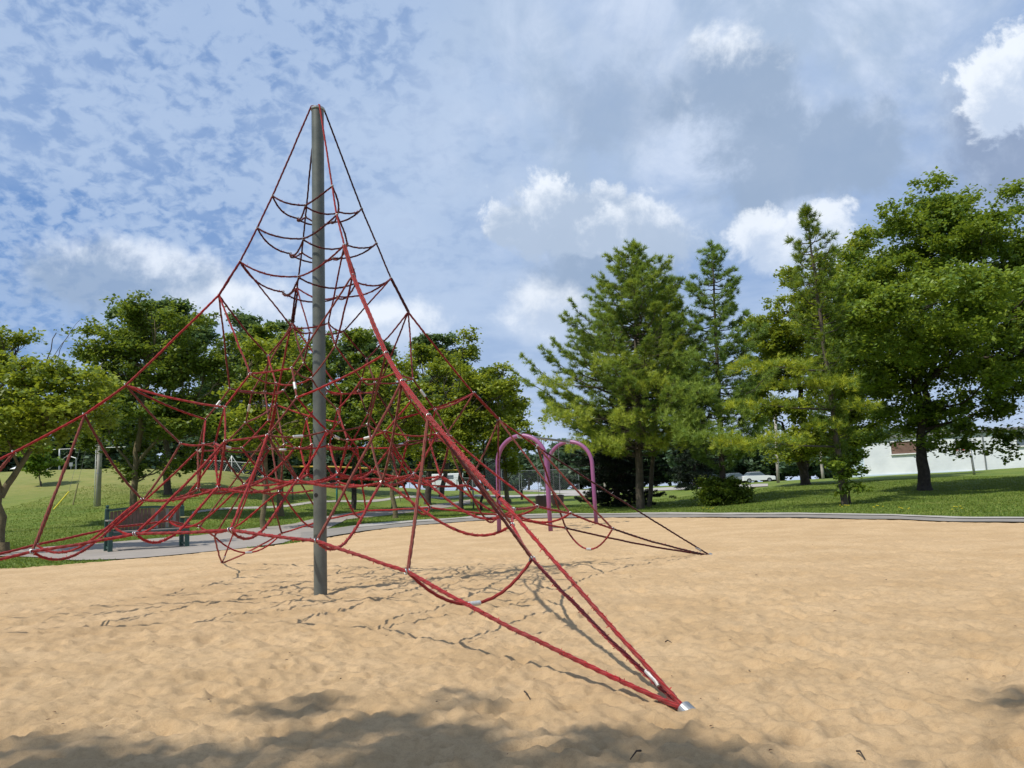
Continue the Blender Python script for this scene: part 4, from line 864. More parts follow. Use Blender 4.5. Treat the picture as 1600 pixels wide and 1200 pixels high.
# leaf litter on the sand
LIT = [(448, 1040), (75, 1128), (85, 1116), (98, 1138), (168, 1140), (214, 1129), (533, 1078), (453, 1030), (421, 1068), (326, 1104), (1050, 1062), (940, 1018), (1097, 967), (1112, 1149), (1040, 1146), (1512, 1066), (1570, 1066), (1587, 983), (820, 997), (1095, 1099), (1123, 1098), (1171, 1053), (1142, 1016), (718, 911), (604, 1000), (55, 1040), (10, 931), (1385, 910), (1305, 958), (1228, 947), (1490, 1005), (835, 1068), (794, 1196), (683, 1108), (1205, 1185), (240, 1012), (1420, 1060), (985, 905), (1270, 855), (1182, 905)]
rl = np.random.default_rng(21)
TW = [((1340, 1185), (1353, 1196)), ((820, 1096), (832, 1102)), ((1040, 1008), (1050, 1012)), ((1002, 1184), (985, 1192))]
for i, (px_, py_) in enumerate(LIT):
    p = hit(px_, py_); p[2] = sand_z(p[0], p[1])+.006; s_ = rl.uniform(.006, .012)*(1 if p[1] < 6 else 1.5); a = rl.uniform(0, 6.3)
    V = [(-1, 0, 0), (-.5, .38, .12), (.2, .45, .22), (1, 0, .05), (.2, -.45, .25), (-.5, -.38, .15), (0, 0, -.05), (-1, 0, -.12), (1, 0, -.07)]
    V = (np.array(V)*s_) @ rotz(a).T + p; o = mesh_obj('dry_leaf', V, [(0, 1, 6), (1, 2, 6), (2, 3, 6), (3, 4, 6), (4, 5, 6), (5, 0, 6), (0, 7, 8, 3)], MAT['leafbit' if i % 3 else 'twig'])
    tag(o, 'tiny curled dark leaf fragment lying on the sand', 'leaf', 'leaf fragments scattered on the sand')
for i, (a_, c_) in enumerate(TW):
    a, c = hit(*a_), hit(*c_); a[2] = sand_z(a[0], a[1])+.008; c[2] = sand_z(c[0], c[1])+.008; m_ = MB(); m_.tube([a, a*.6+c*.4+[0, 0, .012], c], np.array([.0045, .0035, .002]), 6)
    tag(m_.build('twig', MAT['twig']), ['bent dark twig on the sand at the lower right edge', 'short dark twig on the sand below the foot ropes', 'thin twig on the open sand right of the foot ropes', 'thin curved twig on the shaded sand below the anchor'][i], 'twig')

# ------------------------------------------------------------------ trees
def leaves(C, n_out, size, r, stretch=1.6, droop=.0):
    """leaf quads (folded diamonds) at points C"""
    n = len(C); d = r.normal(0, 1, (n, 3)); d[:, 2] = d[:, 2]*.5+droop; d /= np.linalg.norm(d, axis=1)[:, None]
    up = r.normal(0, .55, (n, 3)); up[:, 2] += 1.0; s = np.cross(d, up); s /= np.linalg.norm(s, axis=1)[:, None]+1e-9
    L = size*1.3*r.uniform(.6, 1.25, n)[:, None]; w_ = L*.38
    V = np.stack([C-d*L*.5, C+s*w_, C+d*L*.5*stretch*.7, C-s*w_], 1).reshape(-1, 3)
    return V
def limb(m_, a, b, r0, r1, r, bend=.12, n=7, sides=8):
    a = np.array(a, float); b = np.array(b, float); L = np.linalg.norm(b-a); t = np.linspace(0, 1, n)[:, None]
    o = r.normal(0, 1, 3)*bend*L; o[2] = abs(o[2])*.3
    P = a*(1-t)+b*t+np.sin(np.pi*t)*o+np.r_[np.zeros((1, 3)), r.normal(0, .012*L, (n-2, 3)), np.zeros((1, 3))]
    m_.tube(P, np.linspace(r0, r1, n), sides, caps=False); return P
def broadleaf(name, label, base, lobes, Y, leafm, barkm, trunks=None, dens=1.0, size=.12, seed=1, tr=.2, group=None, clumpr=.42, depth=.85, limbs=26, yjit=.0, cat='tree', fill=.45, bend=.018):
    """lobes: (px, py, rx, ry) in photo pixels at distance Y; real centres, sizes and depths in metres"""
    r = np.random.default_rng(seed); base = np.array(base, float); k = mpp(Y); C = []; T = []; cl = []
    for (px, py, rx, ry, *dy) in lobes:
        c = at(px, py, Y+r.uniform(-1, 1)*min(1.2, rx*k*.5)+(dy[0] if dy else 0)); ra = np.array([rx*k, rx*k*depth, ry*k])*1.04; vol = ra[0]*ra[2]
        nc = max(6, int(dens*vol*33/(clumpr/.42)**2)); ng = max(3, nc//9)
        d = r.normal(0, 1, (ng, 3)); d /= np.linalg.norm(d, axis=1)[:, None]; q = 1-(1-fill)*r.random(ng)**1.7; q = np.where(r.random(ng) < .22, r.uniform(.25, .75, ng), q)
        g = c+d*ra*q[:, None]*(1+.10*(vnoise(d[:, 0]*2.5+seed, d[:, 2]*2.5+d[:, 1]*2)*2-1))[:, None]
        gr_ = clumpr*1.45*r.uniform(.6, 1.2, ng); ii = r.integers(0, ng, nc); cc = g[ii]+r.normal(0, .62, (nc, 3))*gr_[ii][:, None]*np.array([1, 1, .55]); cl.append(cc)
    cl = np.concatenate(cl)
    for c in cl:
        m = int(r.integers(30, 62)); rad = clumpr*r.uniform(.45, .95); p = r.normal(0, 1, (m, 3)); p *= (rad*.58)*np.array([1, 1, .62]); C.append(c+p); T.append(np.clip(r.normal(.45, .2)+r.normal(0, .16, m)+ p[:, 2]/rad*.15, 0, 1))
    C = np.concatenate(C); T = np.concatenate(T); V = leaves(C, 1, size, r); e = empty(name, tuple(base), label=label, cat=cat, group=group)
    m_ = MB(); trunks = trunks or []
    tips = []
    if not trunks:
        cx = cl.mean(0); top = np.array([cx[0]*.7+base[0]*.3, cx[1]*.7+base[1]*.3, np.percentile(cl[:, 2], 45)]); trunks = [(tuple(base), tuple(top), tr)]
    for (a, b, rad) in trunks:
        a = np.array(a, float); b = np.array(b, float)
        P = limb(m_, a-[0, 0, .15], b, rad*1.05, rad*.5, r, bend, 9, 12); 
        if rad > .05 or len(trunks) == 1: tips.append((P, rad*.5))
        if abs(a[2]-base[2]) < .3:
            m_.tube([a+[0, 0, -.15], a+[0, 0, .02], a+[0, 0, .12], a+[0, 0, .30]], np.array([rad*1.45, rad*1.28, rad*1.12, rad*1.0]), 14, caps=False)
    P0 = np.concatenate([p for p, _ in tips]); idx = r.permutation(len(cl))[:limbs]
    for i in idx:
        c = cl[i]; cand = P0[P0[:, 2] < max(c[2]-.3, P0[:, 2].min()+.8)]
        cand = cand[cand[:, 2] > base[2]+(c[2]-base[2])*.25] if len(cand) > 3 else cand
        if not len(cand): continue
        j = np.argmin(np.linalg.norm(cand-c, axis=1)+np.abs(cand[:, 2]-c[2]+1)*.6); rr_ = tr*.30*r.uniform(.6, 1.1)
        Q = limb(m_, cand[j], c, rr_, .018, r, .10, 7, 6)
        near = cl[np.argsort(np.linalg.norm(cl-c, axis=1))[1:4]]
        for q in near: limb(m_, Q[4], q, rr_*.35, .008, r, .1, 4, 5)
    clear_parent(m_.build('trunk', MAT[barkm], smooth=True), e)
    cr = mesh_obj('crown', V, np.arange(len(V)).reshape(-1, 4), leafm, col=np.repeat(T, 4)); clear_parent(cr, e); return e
def needles(C, D_, r, n=14, L=.15, w_=.014, spread=.75):
    """a tuft: n thin blades round direction D_ at each point C"""
    m = len(C); P = np.repeat(C, n, 0); d = np.repeat(D_, n, 0)+r.normal(0, spread, (m*n, 3)); d /= np.linalg.norm(d, axis=1)[:, None]
    s = np.cross(d, r.normal(0, 1, d.shape)); s /= np.linalg.norm(s, axis=1)[:, None]; l = L*r.uniform(.7, 1.2, m*n)[:, None]
    return np.stack([P-s*w_*.5, P+s*w_*.5, P+d*l], 1).reshape(-1, 3)
def conifer(name, label, base, top, prof, Y, leafm, barkm, seed=1, tr=.2, whorl=.34, nb=7, up=.35, tuft=1.0, L=.21, w_=.019, bare=.25, group=None, n=17, side=None, droop=0., sub=1.0, extra=None, z0=None, toff=0.):
    """prof: (photo y, half width in px); real branches in every direction"""
    r = np.random.default_rng(seed); base = np.array(base, float); top = np.array(top, float); e = empty(name, tuple(base), label=label, cat='tree', group=group); k = mpp(Y)
    m_ = MB(); t = np.linspace(0, 1, 14)[:, None]; P = (base-[0, 0, .2])*(1-t)+top*t; P[1:-1] += r.normal(0, .02, (12, 3)); m_.tube(P, np.linspace(tr, .02, 14), 12, caps=False)
    pz = np.array([at(800, y, Y)[2] for y, _ in prof]); 
    # photo y -> height along the trunk's own column
    pz = np.array([at(793+1221*base[0]/Y, y, Y)[2] for y, _ in prof]); pw = np.array([w for _, w in prof])*k; o_ = np.argsort(pz); pz = pz[o_]; pw = pw[o_]
    C = []; Dd = []; T = []; z = pz[0]
    while z < top[2]-.15:
        w0 = np.interp(z, pz, pw); kk = 2; ph = r.uniform(0, 6.28)
        for i in range(kk):
            a = ph+i*2*np.pi/kk+r.normal(0, .22); w = w0*r.uniform(.62, 1.15)*(.82+.4*float(vnoise(np.array([math.cos(a)*1.3+seed]), np.array([z*.9+math.sin(a)]))[0]))
            if side: w *= 1+side[1]*math.cos(a-side[0])
            tt = np.clip((z-base[2])/(top[2]-base[2]), 0, 1); s0 = base*(1-tt)+top*tt; dr = np.array([math.cos(a), math.sin(a), 0])
            rise = up*w*r.uniform(.6, 1.3)-droop*w; nn = 9; u = np.linspace(0, 1, nn)[:, None]
            B = s0+dr*w*u+np.array([0, 0, 1.])*(rise*u**1.5 - .10*w*np.sin(np.pi*u))+np.r_[np.zeros((1, 3)), r.normal(0, .02*w, (nn-1, 3))]
            m_.tube(B, np.linspace(.012+.012*w, .006, nn), 6, caps=False)
            nt_ = max(4, int(w*11*tuft)); q = r.uniform(bare if w > 1 else .08, 1.0, nt_)**.75
            sd = np.cross(dr, [0, 0, 1.]); tint = np.clip(r.normal(.35, .16)+.1*np.sin(a), 0, 1)
            for v in q:
                p0 = np.array([np.interp(v, u[:, 0], B[:, c]) for c in range(3)]); off = r.uniform(-1, 1)*w*.34*(1.05-v)**.6*sub; o2 = p0+sd*off+dr*abs(off)*.55+np.array([0, 0, abs(off)*.15])
                if abs(off) > .10: m_.tube([p0, (p0+o2)/2+[0, 0, .02], o2], .006, 4, caps=False)
                ms = 3 if abs(off) > .1 else 2
                for s_ in range(ms):
                    c = o2-(o2-p0)*s_*.28/ max(1, ms-1)*1.2 if abs(off) > .1 else o2-dr*s_*.08
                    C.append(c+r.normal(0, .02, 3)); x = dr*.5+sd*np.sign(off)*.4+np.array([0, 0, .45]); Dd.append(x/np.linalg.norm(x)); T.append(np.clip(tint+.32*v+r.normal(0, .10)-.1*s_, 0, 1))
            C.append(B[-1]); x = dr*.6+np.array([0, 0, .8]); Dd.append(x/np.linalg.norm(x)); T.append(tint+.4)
        z += whorl*2/nb*r.uniform(.7, 1.3)*(.65+.35*min(1, w0))
    for s_ in range(8): C.append(top-[0, 0, .06*s_]); Dd.append(np.array([0, 0, 1.])); T.append(.5)
    T = [x+toff for x in T]
    if extra: extra(r, C, Dd, T, m_)
    C = np.array(C); Dd = np.array(Dd); T = np.clip(np.array(T), 0, 1); V = needles(C, Dd, r, n, L, w_)
    clear_parent(m_.build('trunk', MAT[barkm], smooth=True), e)
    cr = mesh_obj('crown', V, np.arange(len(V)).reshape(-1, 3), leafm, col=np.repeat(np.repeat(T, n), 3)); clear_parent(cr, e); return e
def B2(px, py):                                       # trunk foot on the ground
    return hit(px, py)
# ---- right-hand group
b = B2(1445, 766); Yb = b[1]
broadleaf('oak_tree', 'largest broad leafy tree, its round crown filling the upper right above the white building', b,
  [(1470, 352, 88, 66), (1400, 430, 80, 72), (1545, 412, 80, 80), (1460, 470, 100, 80), (1372, 500, 58, 62), (1565, 510, 80, 85), (1500, 560, 95, 60), (1395, 560, 55, 50), (1590, 470, 60, 110), (1432, 610, 46, 38), (1450, 690, 50, 26), (1525, 655, 50, 34), (1590, 600, 55, 60), (1380, 650, 42, 40), (1592, 690, 30, 24), (1480, 640, 50, 40), (1400, 510, 75, 50, -4), (1500, 500, 80, 55, -4.5), (1345, 555, 45, 45, -3.5), (1560, 560, 60, 45, -4.5), (1425, 345, 62, 50), (1525, 345, 68, 56), (1480, 330, 60, 45), (1585, 400, 60, 60), (1360, 430, 50, 50), (1335, 490, 48, 50), (1345, 600, 42, 40), (1620, 520, 60, 60, -3), (1440, 470, 90, 42, -6), (1540, 460, 80, 42, -6.5), (1350, 515, 48, 36, -5.5)],  # forward-offset lobes are added to throw more shade on the lawn
  Yb, L_maple, 'bark_dark', [(tuple(b), tuple(at(1438, 640, Yb)), .26), (tuple(at(1438, 640, Yb)), tuple(at(1412, 470, Yb)), .16), (tuple(at(1438, 650, Yb)), tuple(at(1478, 470, Yb+.6)), .15), (tuple(at(1440, 600, Yb)), tuple(at(1540, 500, Yb-1)), .09), (tuple(at(1440, 640, Yb)), tuple(at(1380, 560, Yb+1)), .08)], 1.15, .125, 3, .26, limbs=46, depth=1.25)
b = B2(1642, 766); broadleaf('oak_tree', 'leafy tree cut off by the right edge of the picture, beside the largest tree', b, [(1680, 470, 80, 90), (1650, 560, 55, 70), (1700, 610, 80, 60), (1640, 420, 36, 46), (1640, 665, 40, 34)], b[1]+3, L_dark, 'bark_dark', None, .9, .14, 4, .25)
b = B2(1258, 749); Yb = 46; b = np.array([at(1258, 749, Yb)[0], Yb, 0]); b[2] = gz(b[0], b[1])
broadleaf('leafy_tree', 'round leafy tree with several dark leaning stems, left of the largest tree', b,
  [(1290, 440, 62, 60), (1345, 410, 42, 52), (1232, 500, 56, 52), (1300, 520, 62, 60), (1215, 570, 52, 58), (1280, 600, 60, 52), (1340, 560, 50, 70), (1345, 650, 52, 52), (1225, 650, 50, 40), (1300, 670, 60, 36), (1190, 530, 36, 40), (1190, 620, 36, 40), (1265, 540, 60, 60), (1310, 470, 50, 60), (1245, 690, 60, 30)],
  Yb, L_ash, 'bark_dark', [(tuple(b), tuple(at(1252, 600, Yb)), .26), (tuple(at(1256, 735, Yb)), tuple(at(1222, 660, Yb-.5)), .13), (tuple(at(1258, 730, Yb)), tuple(at(1268, 640, Yb+.4)), .14), (tuple(at(1254, 640, Yb)), tuple(at(1300, 490, Yb)), .12)], 1.25, .14, 5, .26, limbs=36, depth=1.3)
b = B2(1321, 789); Yb = b[1]
def plates(pl, Y, tx=1308, tn=.75):
    def f(r, C, Dd, T, m_):
        k = mpp(Y)
        for (px, py, rx, ry, nn, dy) in pl:
            c = at(px, py, Y+dy)
            for _ in range(nn):
                u = r.uniform(-1, 1); p = c+np.array([u*rx*k, r.normal(0, .35), (r.normal(0, .4)+.3*math.sin(u*7))*ry*k]); C.append(p); x = np.array([u*.5, r.normal(0, .4), .6]); Dd.append(x/np.linalg.norm(x)); T.append(np.clip(r.normal(tn, .2), 0, 1))
            m_.tube([at(tx, py+8, Y), (at(tx, py+8, Y)+c)/2+[0, 0, -.05], c], np.array([.045, .03, .012]), 6)
    return f
conifer('pine_tree', 'slim pine with flat yellowing boughs and a leaning trunk, left of the largest tree', b, at(1258, 322, Yb), [(735, 8), (700, 24), (650, 30), (600, 34), (520, 34), (450, 44), (400, 44), (360, 26), (322, 3)], Yb, L_yel, 'bark', 8, .12, .42, 5, .5, .75, bare=.18, toff=-.30,
  extra=plates([(1205, 572, 62, 10, 230, -1.2), (1190, 632, 56, 8, 120, -.8), (1245, 600, 45, 8, 90, -1), (1185, 690, 70, 13, 230, -1.2), (1300, 598, 34, 16, 120, -1), (1345, 636, 24, 8, 80, -.8), (1290, 665, 26, 10, 80, -.6)], Yb))
b2_ = b+[.25, .2, 0]; broadleaf('sapling_tree', 'small leafy sprout growing round the foot of the leaning thin pine trunk', b2_, [(1318, 745, 22, 16), (1332, 715, 24, 22), (1300, 735, 14, 12)], Yb, L_maple, 'bark', None, 1.1, .10, 9, .03, clumpr=.25, limbs=8)
b = B2(1131, 789); Yb = b[1]
conifer('pine_tree', 'narrow feathery pine rising from a dark bush, right of the big pine', b, at(1112, 378, Yb), [(735, 25), (710, 72), (660, 88), (610, 80), (560, 58), (500, 56), (450, 46), (415, 34), (395, 18), (378, 3)], Yb, L_pine2, 'bark_dark', 12, .15, .42, 5, .42, 1.0, bare=.2, extra=plates([(1085, 612, 34, 22, 260, -2), (1100, 680, 44, 18, 300, -2), (1062, 655, 30, 18, 200, -1.6), (1145, 640, 28, 20, 170, -1.5), (1150, 700, 34, 14, 170, -1.5), (1075, 560, 22, 16, 110, -1)], Yb, 1122, .9))
broadleaf('bush', 'dark rounded bush wrapped around the foot of the narrow pine', b+[0, -.3, 0], [(1131, 778, 34, 22), (1112, 772, 20, 20), (1152, 776, 18, 18), (1108, 757, 10, 9), (1130, 758, 18, 14)], Yb-.3, L_dark, 'bark_dark', None, 2.6, .085, 13, .03, clumpr=.22, limbs=10, cat='bush')
b = B2(1001, 795); Yb = b[1]
conifer('pine_tree', 'big bushy white pine with light yellow-green lower boughs behind the purple swing arch', b, at(990, 376, Yb), [(712, 60), (690, 140), (650, 152), (610, 138), (560, 118), (510, 88), (460, 62), (420, 40), (395, 20), (376, 3)], Yb, L_pine, 'bark', 15, .20, .34, 7, .42, 1.15, bare=.2, side=(3.3, .10), extra=plates([(888, 650, 36, 20, 260, -2), (930, 695, 42, 16, 280, -2), (868, 600, 26, 14, 120, -1.5), (1012, 600, 32, 22, 200, -3), (958, 565, 32, 18, 170, -2.6), (1040, 690, 30, 16, 170, -2), (985, 650, 26, 16, 120, -3)], Yb, 1000, .95))
b3 = B2(992, 797)
conifer('pine_tree', 'second forked pine stem with bluish needles, crowded against the big bushy pine', B2(1013, 792), at(1046, 432, Yb+.8), [(640, 70), (600, 66), (550, 52), (500, 40), (465, 24), (432, 3)], Yb+.8, L_pine2, 'bark', 17, .12, .34, 6, .5, 1.0)
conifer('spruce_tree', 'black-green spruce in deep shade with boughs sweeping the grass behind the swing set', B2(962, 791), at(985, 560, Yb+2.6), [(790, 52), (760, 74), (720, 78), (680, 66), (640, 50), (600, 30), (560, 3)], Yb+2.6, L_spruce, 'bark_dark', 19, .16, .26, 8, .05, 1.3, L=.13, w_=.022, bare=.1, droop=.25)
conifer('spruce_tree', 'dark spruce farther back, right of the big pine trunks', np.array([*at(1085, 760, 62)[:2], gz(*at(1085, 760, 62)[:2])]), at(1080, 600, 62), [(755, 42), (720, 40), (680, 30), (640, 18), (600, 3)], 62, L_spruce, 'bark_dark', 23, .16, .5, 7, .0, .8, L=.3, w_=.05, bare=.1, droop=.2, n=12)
# ---- left-hand group
b = B2(6, 866); Yb = b[1]
broadleaf('leafy_tree', 'nearest leafy tree at the left edge, lit brown trunk with thick slanting limb', b,
  [(-75, 600, 95, 56), (25, 605, 70, 40), (95, 618, 60, 46), (40, 655, 80, 34), (125, 655, 40, 28), (-30, 660, 80, 50), (60, 690, 46, 16), (150, 600, 34, 30)],
  Yb, L_ash, 'bark_warm', [(tuple(b), tuple(at(-4, 700, Yb)), .115), (tuple(at(1, 768, Yb)), tuple(at(72, 655, Yb+.3)), .085), (tuple(at(-4, 700, Yb)), tuple(at(-30, 600, Yb)), .1)], 1.25, .095, 31, .13, clumpr=.32, limbs=34)
b = np.array([*at(-32, 800, 31)[:2], 0]); b[2] = gz(b[0], b[1]); broadleaf('leafy_tree', 'leafy tree with bare twigs on top, rising behind the nearest left tree', b, [(5, 550, 36, 34), (-30, 520, 36, 32), (52, 585, 34, 24), (20, 610, 60, 40)], 31, L_ash, 'bark', [(tuple(b), tuple(at(-10, 600, 31)), .15), (tuple(at(50, 620, 31)), tuple(at(88, 520, 31)), .03), (tuple(at(70, 590, 31)), tuple(at(112, 515, 31)), .018), (tuple(at(80, 555, 31)), tuple(at(125, 500, 31)), .012)], .9, .12, 32, .15)
b = B2(212, 812); Yb = b[1]
broadleaf('leafy_tree', 'tall full leafy tree behind the bench with a dark trunk and deep shaded underside', b,
  [(245, 500, 46, 44), (200, 525, 50, 42), (295, 530, 44, 52), (150, 530, 38, 34), (240, 580, 80, 56), (165, 590, 50, 44), (305, 600, 48, 56), (235, 650, 80, 44), (180, 665, 44, 44), (300, 660, 46, 44), (205, 715, 42, 26), (275, 715, 44, 26)],
  Yb, L_dark, 'bark_warm', [(tuple(b), tuple(at(214, 690, Yb)), .17), (tuple(at(214, 700, Yb)), tuple(at(240, 560, Yb)), .13), (tuple(at(212, 730, Yb)), tuple(at(165, 665, Yb)), .06), (tuple(at(214, 720, Yb)), tuple(at(290, 640, Yb)), .08)], 1.15, .125, 33, .17, limbs=40)
b = np.array([*at(262, 800, 44)[:2], 0]); b[2] = gz(b[0], b[1]); broadleaf('poplar_tree', 'paler pointed tree whose top stands above the full leafy tree behind the bench', b, [(262, 482, 30, 32), (290, 510, 34, 40), (235, 505, 30, 34), (320, 545, 26, 40), (262, 560, 60, 60), (185, 510, 24, 26), (255, 640, 66, 50), (335, 640, 44, 56), (190, 640, 50, 44)], 44, L_tall, 'bark', None, 1.2, .17, 34, .2, clumpr=.45)
b = B2(412, 827); Yb = b[1]
broadleaf('leafy_tree', 'leafy tree with a slim lit trunk just left of the mast', b, [(405, 560, 48, 38), (385, 610, 48, 44), (440, 600, 48, 50), (400, 660, 56, 40), (455, 655, 44, 38), (430, 700, 46, 20)], Yb, L_ash, 'bark_warm', [(tuple(b), tuple(at(414, 650, Yb)), .10)], 1.2, .12, 35, .1, limbs=26)
b = B2(438, 806); Yb = b[1]
broadleaf('leafy_tree', 'dark trunked leafy tree partly hidden behind the slim lit trunk left of the mast', b, [(425, 530, 44, 38), (460, 560, 40, 44), (375, 560, 36, 40), (440, 620, 56, 50), (470, 680, 40, 34)], Yb, L_dark, 'bark_warm', [(tuple(b), tuple(at(440, 650, Yb)), .16)], 1.05, .14, 36, .15)
b = np.array([*at(395, 800, 56)[:2], 0]); b[2] = gz(b[0], b[1]); broadleaf('poplar_tree', 'pale pointed tree showing above the leaves left of the mast', b, [(400, 512, 34, 24), (372, 530, 30, 28), (430, 518, 26, 26), (400, 570, 56, 50), (395, 650, 70, 50), (350, 600, 40, 40)], 56, L_tall, 'bark', None, 1.2, .2, 37, .2, clumpr=.5)
b = B2(551, 796); Yb = b[1]
broadleaf('leafy_tree', 'leafy tree with a dark trunk just right of the mast', b, [(540, 560, 48, 40), (520, 610, 50, 46), (575, 600, 46, 46), (545, 660, 60, 40), (590, 665, 40, 40), (560, 705, 50, 22)], Yb, L_dark, 'bark_dark', [(tuple(b), tuple(at(551, 650, Yb)), .15)], 1.05, .14, 38, .15)
b = np.array([*at(520, 790, 60)[:2], 0]); b[2] = gz(b[0], b[1]); broadleaf('poplar_tree', 'pale leafy crown farther back behind the mast', b, [(525, 535, 40, 22), (570, 540, 34, 24), (480, 560, 34, 26), (540, 590, 70, 50), (520, 665, 80, 44), (600, 640, 50, 50)], 60, L_tall, 'bark', None, 1.1, .22, 39, .2, clumpr=.5)
b = B2(618, 810); Yb = b[1]
broadleaf('leafy_tree', 'leafy tree on a mossy straight trunk beside the teal post', b, [(610, 600, 44, 36), (640, 640, 44, 40), (600, 660, 40, 34), (625, 700, 40, 20)], Yb, L_ash, 'bark_warm', [(tuple(b), tuple(at(619, 650, Yb)), .11)], 1.1, .12, 40, .11)
b = B2(668, 786); Yb = min(b[1], 52)
b = np.array([*at(668, 786, Yb)[:2], 0]); b[2] = gz(b[0], b[1]); broadleaf('leafy_tree', 'stout trunked leafy tree flaring at its foot, right of the teal post', b, [(668, 570, 44, 36), (700, 610, 48, 44), (650, 640, 50, 44), (690, 670, 50, 36), (665, 705, 44, 18)], Yb, L_ash, 'bark_dark', [(tuple(b), tuple(at(668, 660, Yb)), .22)], 1.1, .15, 41, .2)
b = np.array([*at(690, 790, 64)[:2], 0]); b[2] = gz(b[0], b[1]); broadleaf('poplar_tree', 'darker pointed tree top behind the leafy trees right of the mast', b, [(690, 532, 22, 20), (715, 550, 24, 24), (665, 550, 22, 22), (690, 590, 44, 36), (735, 590, 30, 30), (680, 660, 70, 44), (760, 660, 50, 44)], 64, L_tall, 'bark', None, 1.2, .22, 42, .2, clumpr=.5)
b = B2(721, 800); Yb = b[1]
broadleaf('leafy_tree', 'leafy tree on a very dark slim trunk behind the thick red corner ropes', b, [(735, 545, 18, 24), (745, 585, 40, 30), (720, 630, 46, 40), (770, 620, 42, 40), (745, 670, 60, 36), (720, 705, 40, 18)], Yb, L_ash, 'bark_dark', [(tuple(b), tuple(at(721, 660, Yb)), .125)], 1.0, .13, 43, .12)
b = B2(752, 797); Yb = b[1]
broadleaf('leafy_tree', 'slender dark trunked tree next right of the very dark slim trunk', b, [(775, 590, 28, 26), (800, 620, 24, 30), (780, 660, 40, 34), (765, 700, 36, 20)], Yb, L_ash, 'bark_dark', [(tuple(b), tuple(at(752, 660, Yb)), .08)], 1.0, .13, 44, .09)
b = B2(795, 779); Yb = min(b[1], 55); b = np.array([*at(795, 779, Yb)[:2], 0]); b[2] = gz(b[0], b[1])
broadleaf('leafy_tree', 'leafy tree with a brown lit trunk right beside the near purple arch', b, [(800, 640, 26, 34), (815, 685, 20, 26), (790, 690, 36, 26), (806, 720, 24, 12)], Yb, L_ash, 'bark_warm', [(tuple(b), tuple(at(793, 690, Yb)), .17)], 1.2, .16, 45, .15)
b = hit(66, 760); b[1] = min(b[1], 56); b = np.array([*at(64, 758, b[1])[:2], 0]); b[2] = gz(b[0], b[1]); broadleaf('young_tree', 'young bright green tree planted on the bank at the left', b, [(60, 712, 18, 14), (64, 722, 26, 12), (58, 734, 14, 6)], b[1], L_lime, 'bark', [(tuple(b), tuple(at(61, 715, b[1])), .04)], 2.0, .14, 46, .05, clumpr=.3, limbs=8)
# ---- far woods
fr = np.random.default_rng(77); FAR = []
for px_ in range(-120, 420, 42): FAR.append((px_+fr.uniform(-10, 10), fr.uniform(632, 668), fr.uniform(105, 130)))
for px_ in range(440, 860, 38): FAR.append((px_+fr.uniform(-10, 10), fr.uniform(688, 706), fr.uniform(115, 150)))
for px_ in range(870, 1360, 30): FAR.append((px_+fr.uniform(-8, 8), fr.uniform(670, 705), fr.uniform(105, 135)))
for px_ in range(1370, 1800, 60): FAR.append((px_+fr.uniform(-8, 8), fr.uniform(640, 670), fr.uniform(110, 135)))
for i, (px_, tp_, Yf) in enumerate(FAR):
    g_ = at(px_, 750, Yf); g_[2] = gz(g_[0], g_[1]); gy = 600+1221*0; h_ = at(px_, tp_, Yf)[2]-g_[2]; cpx = h_/mpp(Yf)/2
    lb = [(px_, tp_+cpx*.8, 26, cpx*.8), (px_-12, tp_+cpx*1.2, 22, cpx*.75), (px_+13, tp_+cpx*1.15, 22, cpx*.8)]
    pos = 'left' if px_ < 420 else 'middle' if px_ < 860 else 'right'
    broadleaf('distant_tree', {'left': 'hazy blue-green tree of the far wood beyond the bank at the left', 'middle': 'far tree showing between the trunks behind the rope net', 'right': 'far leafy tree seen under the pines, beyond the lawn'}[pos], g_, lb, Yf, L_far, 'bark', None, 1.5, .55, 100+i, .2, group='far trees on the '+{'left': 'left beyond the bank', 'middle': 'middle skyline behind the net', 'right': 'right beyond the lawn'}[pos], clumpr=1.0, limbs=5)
# ---- trees standing behind the photographer; their shade falls on the near sand
broadleaf('shade_tree', 'tree behind the viewpoint whose crown shades the near sand', (-5.5, -4.5, 0), [], 1, L_maple, 'bark') if 0 else None
def tree_world(label, base, blobs, seed, leafm, tr=.25):
    r = np.random.default_rng(seed); e = empty('shade_tree', tuple(base), label=label, cat='tree'); C = []; T = []; m_ = MB(); base = np.array(base, float)
    top = base+[.2, .1, 9.0]; limb(m_, base-[0, 0, .1], top, tr, tr*.7, r, .05, 8, 12)
    for (x, y, z, rx, ry, rz_, nc) in blobs:
        c = np.array([x, y, z]); limb(m_, top-[0, 0, r.uniform(0, 1)], c, .03, .008, r, .1, 7, 6)
        for _ in range(nc):
            d = r.normal(0, 1, 3); d /= np.linalg.norm(d); p = c+d*np.array([rx, ry, rz_])*r.random()**.45; m = 30
            C.append(p+r.normal(0, .11, (m, 3))*[1, 1, .6]); T.append(np.clip(r.normal(.5, .2, m), 0, 1))
    C = np.concatenate(C); V = leaves(C, 1, .10, r)
    clear_parent(m_.build('trunk', MAT['bark'], smooth=True), e); clear_parent(mesh_obj('crown', V, np.arange(len(V)).reshape(-1, 4), leafm, col=np.repeat(np.concatenate(T), 4)), e)
def above(px_, py_, z):                                # point at height z whose shadow falls at that photo pixel
    g_ = hit(px_, py_); return g_[0]+SUN[0]/SUN[2]*z, g_[1]+SUN[1]/SUN[2]*z, z
bl = []
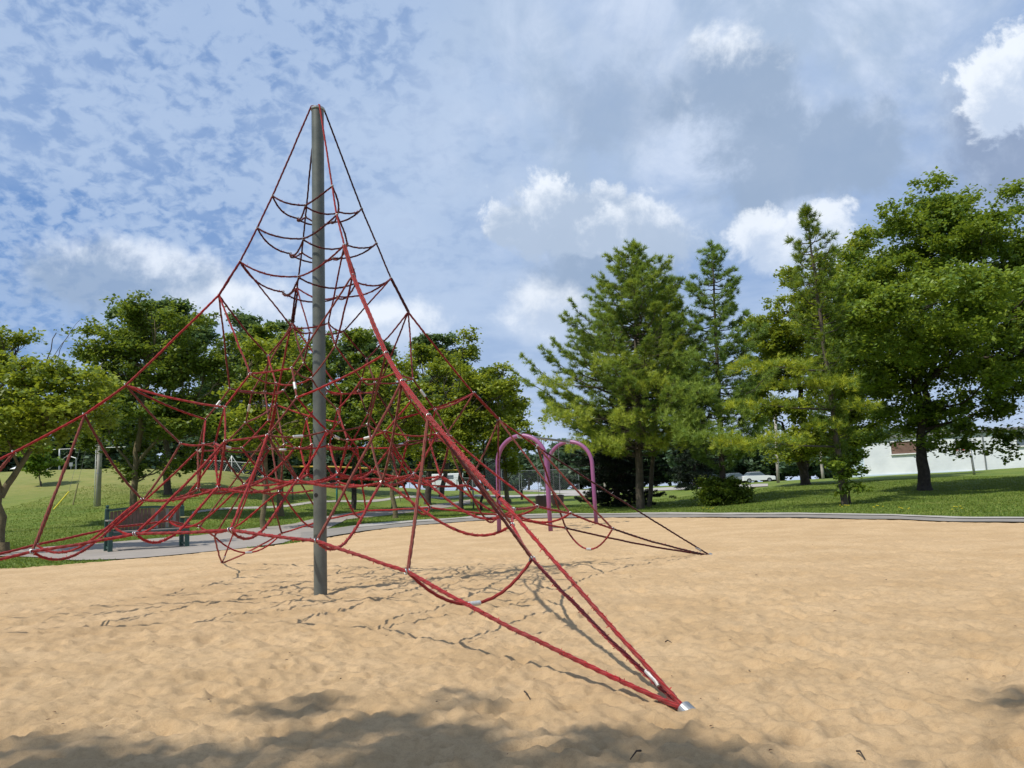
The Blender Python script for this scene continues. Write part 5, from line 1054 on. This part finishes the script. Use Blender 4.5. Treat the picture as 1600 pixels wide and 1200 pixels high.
for (px_, py_, rx, nc) in ((40, 1215, .42, 22), (150, 1195, .30, 16), (240, 1180, .30, 16), (330, 1195, .28, 14), (430, 1175, .26, 14), (500, 1150, .26, 14), (560, 1135, .26, 14), (630, 1128, .24, 12), (690, 1150, .2, 9), (560, 1200, .36, 22), (680, 1200, .34, 20), (790, 1190, .26, 13), (900, 1180, .24, 12), (960, 1150, .18, 8), (1030, 1200, .26, 13), (1100, 1195, .22, 10), (1190, 1170, .16, 7), (1240, 1185, .14, 5), (1180, 1215, .24, 10), (860, 1230, .4, 20), (400, 1225, .5, 24), (100, 1250, .6, 24), (1410, 1205, .16, 6), (482, 1080, .13, 5), (500, 1095, .09, 3), (-150, 1230, .6, 26), (300, 1160, .18, 8), (215, 1145, .12, 4), (1548, 1086, .07, 2), (740, 1140, .1, 4), (1010, 1130, .08, 3)):
    nc = max(1, int(nc*.20)); x, y, z = above(px_, py_+16, 9.0); bl.append((x, y, z+float(np.random.default_rng(px_+500).uniform(-.6, .6)), rx*.95, rx*.85, .35, nc))
tree_world('leafy tree standing behind the viewpoint whose shade falls across the near sand', (-9.0, -5.6, 0), bl, 91, L_maple)
# ---- grass tufts along the near lawns (too many to count)
gr = np.random.default_rng(9); pts = []
def scatter(n, xr, yr, cond):
    x = gr.uniform(*xr, n); y = gr.uniform(*yr, n); m = cond(x, y); return x[m], y[m]
PATHS = [np.array([hit(*p)[:2] for p in q]) for q in ([(-150, 876), (0, 862), (100, 853), (200, 846), (300, 838), (400, 826), (480, 814), (540, 802.5), (600, 798.5), (650, 793), (700, 786), (735, 781), (735, 787), (700, 793), (650, 800), (600, 806), (540, 813), (500, 831), (440, 851), (330, 863), (200, 875), (110, 877), (60, 871), (0, 870), (-150, 884)],
   [(470, 834), (500, 829), (560, 822), (600, 819), (660, 814.5), (740, 808.5), (850, 804.5), (1000, 803), (1200, 804), (1400, 806.5), (1600, 811), (1900, 820), (1900, 828), (1600, 818), (1400, 813), (1200, 810), (1000, 809.5), (850, 811), (740, 815), (660, 821), (600, 827), (560, 832.5), (500, 843), (470, 848)])]
x = gr.uniform(-26, 26, 520000); y = gr.uniform(13, 48, 520000)
vis = (np.abs(x/y) < .72) & (gr.random(len(x)) < np.clip(1.5-y/40, .15, 1))
x, y = x[vis], y[vis]; ok = sdist(x, y, SAND) < -.02
for p in PATHS: ok &= sdist(x, y, p) < -.01
x, y = x[ok], y[ok]; n = len(x); z = terr(x, y)+(fbm(x*.5, y*.5, 3)-.5)*.06*np.clip((np.hypot(x, y)-16)/6, 0, 1)
h = gr.uniform(.02, .05, n)*(.6+.8*fbm(x*1.3, y*1.3, 3)); a = gr.uniform(0, np.pi, n); w_ = gr.uniform(.012, .03, n); lx = gr.normal(0, .018, n); ly = gr.normal(0, .018, n)
V = np.stack([np.stack([x-np.cos(a)*w_, y-np.sin(a)*w_, z-.01], 1), np.stack([x+np.cos(a)*w_, y+np.sin(a)*w_, z-.01], 1), np.stack([x+lx, y+ly, z+h], 1)], 1).reshape(-1, 3)
L_grass = leaf_mat('grass_blade', (.075, .13, .016), (.13, .20, .025), (.22, .26, .05), .3, .6)
g_ = mesh_obj('grass', V, np.arange(len(V)).reshape(-1, 3), L_grass, col=np.repeat(gr.random(n), 3)); tag(g_, 'short mown green grass around the sand', 'grass', kind='stuff')
# ---- no haze layer is built; the distant leaves carry it in their colour
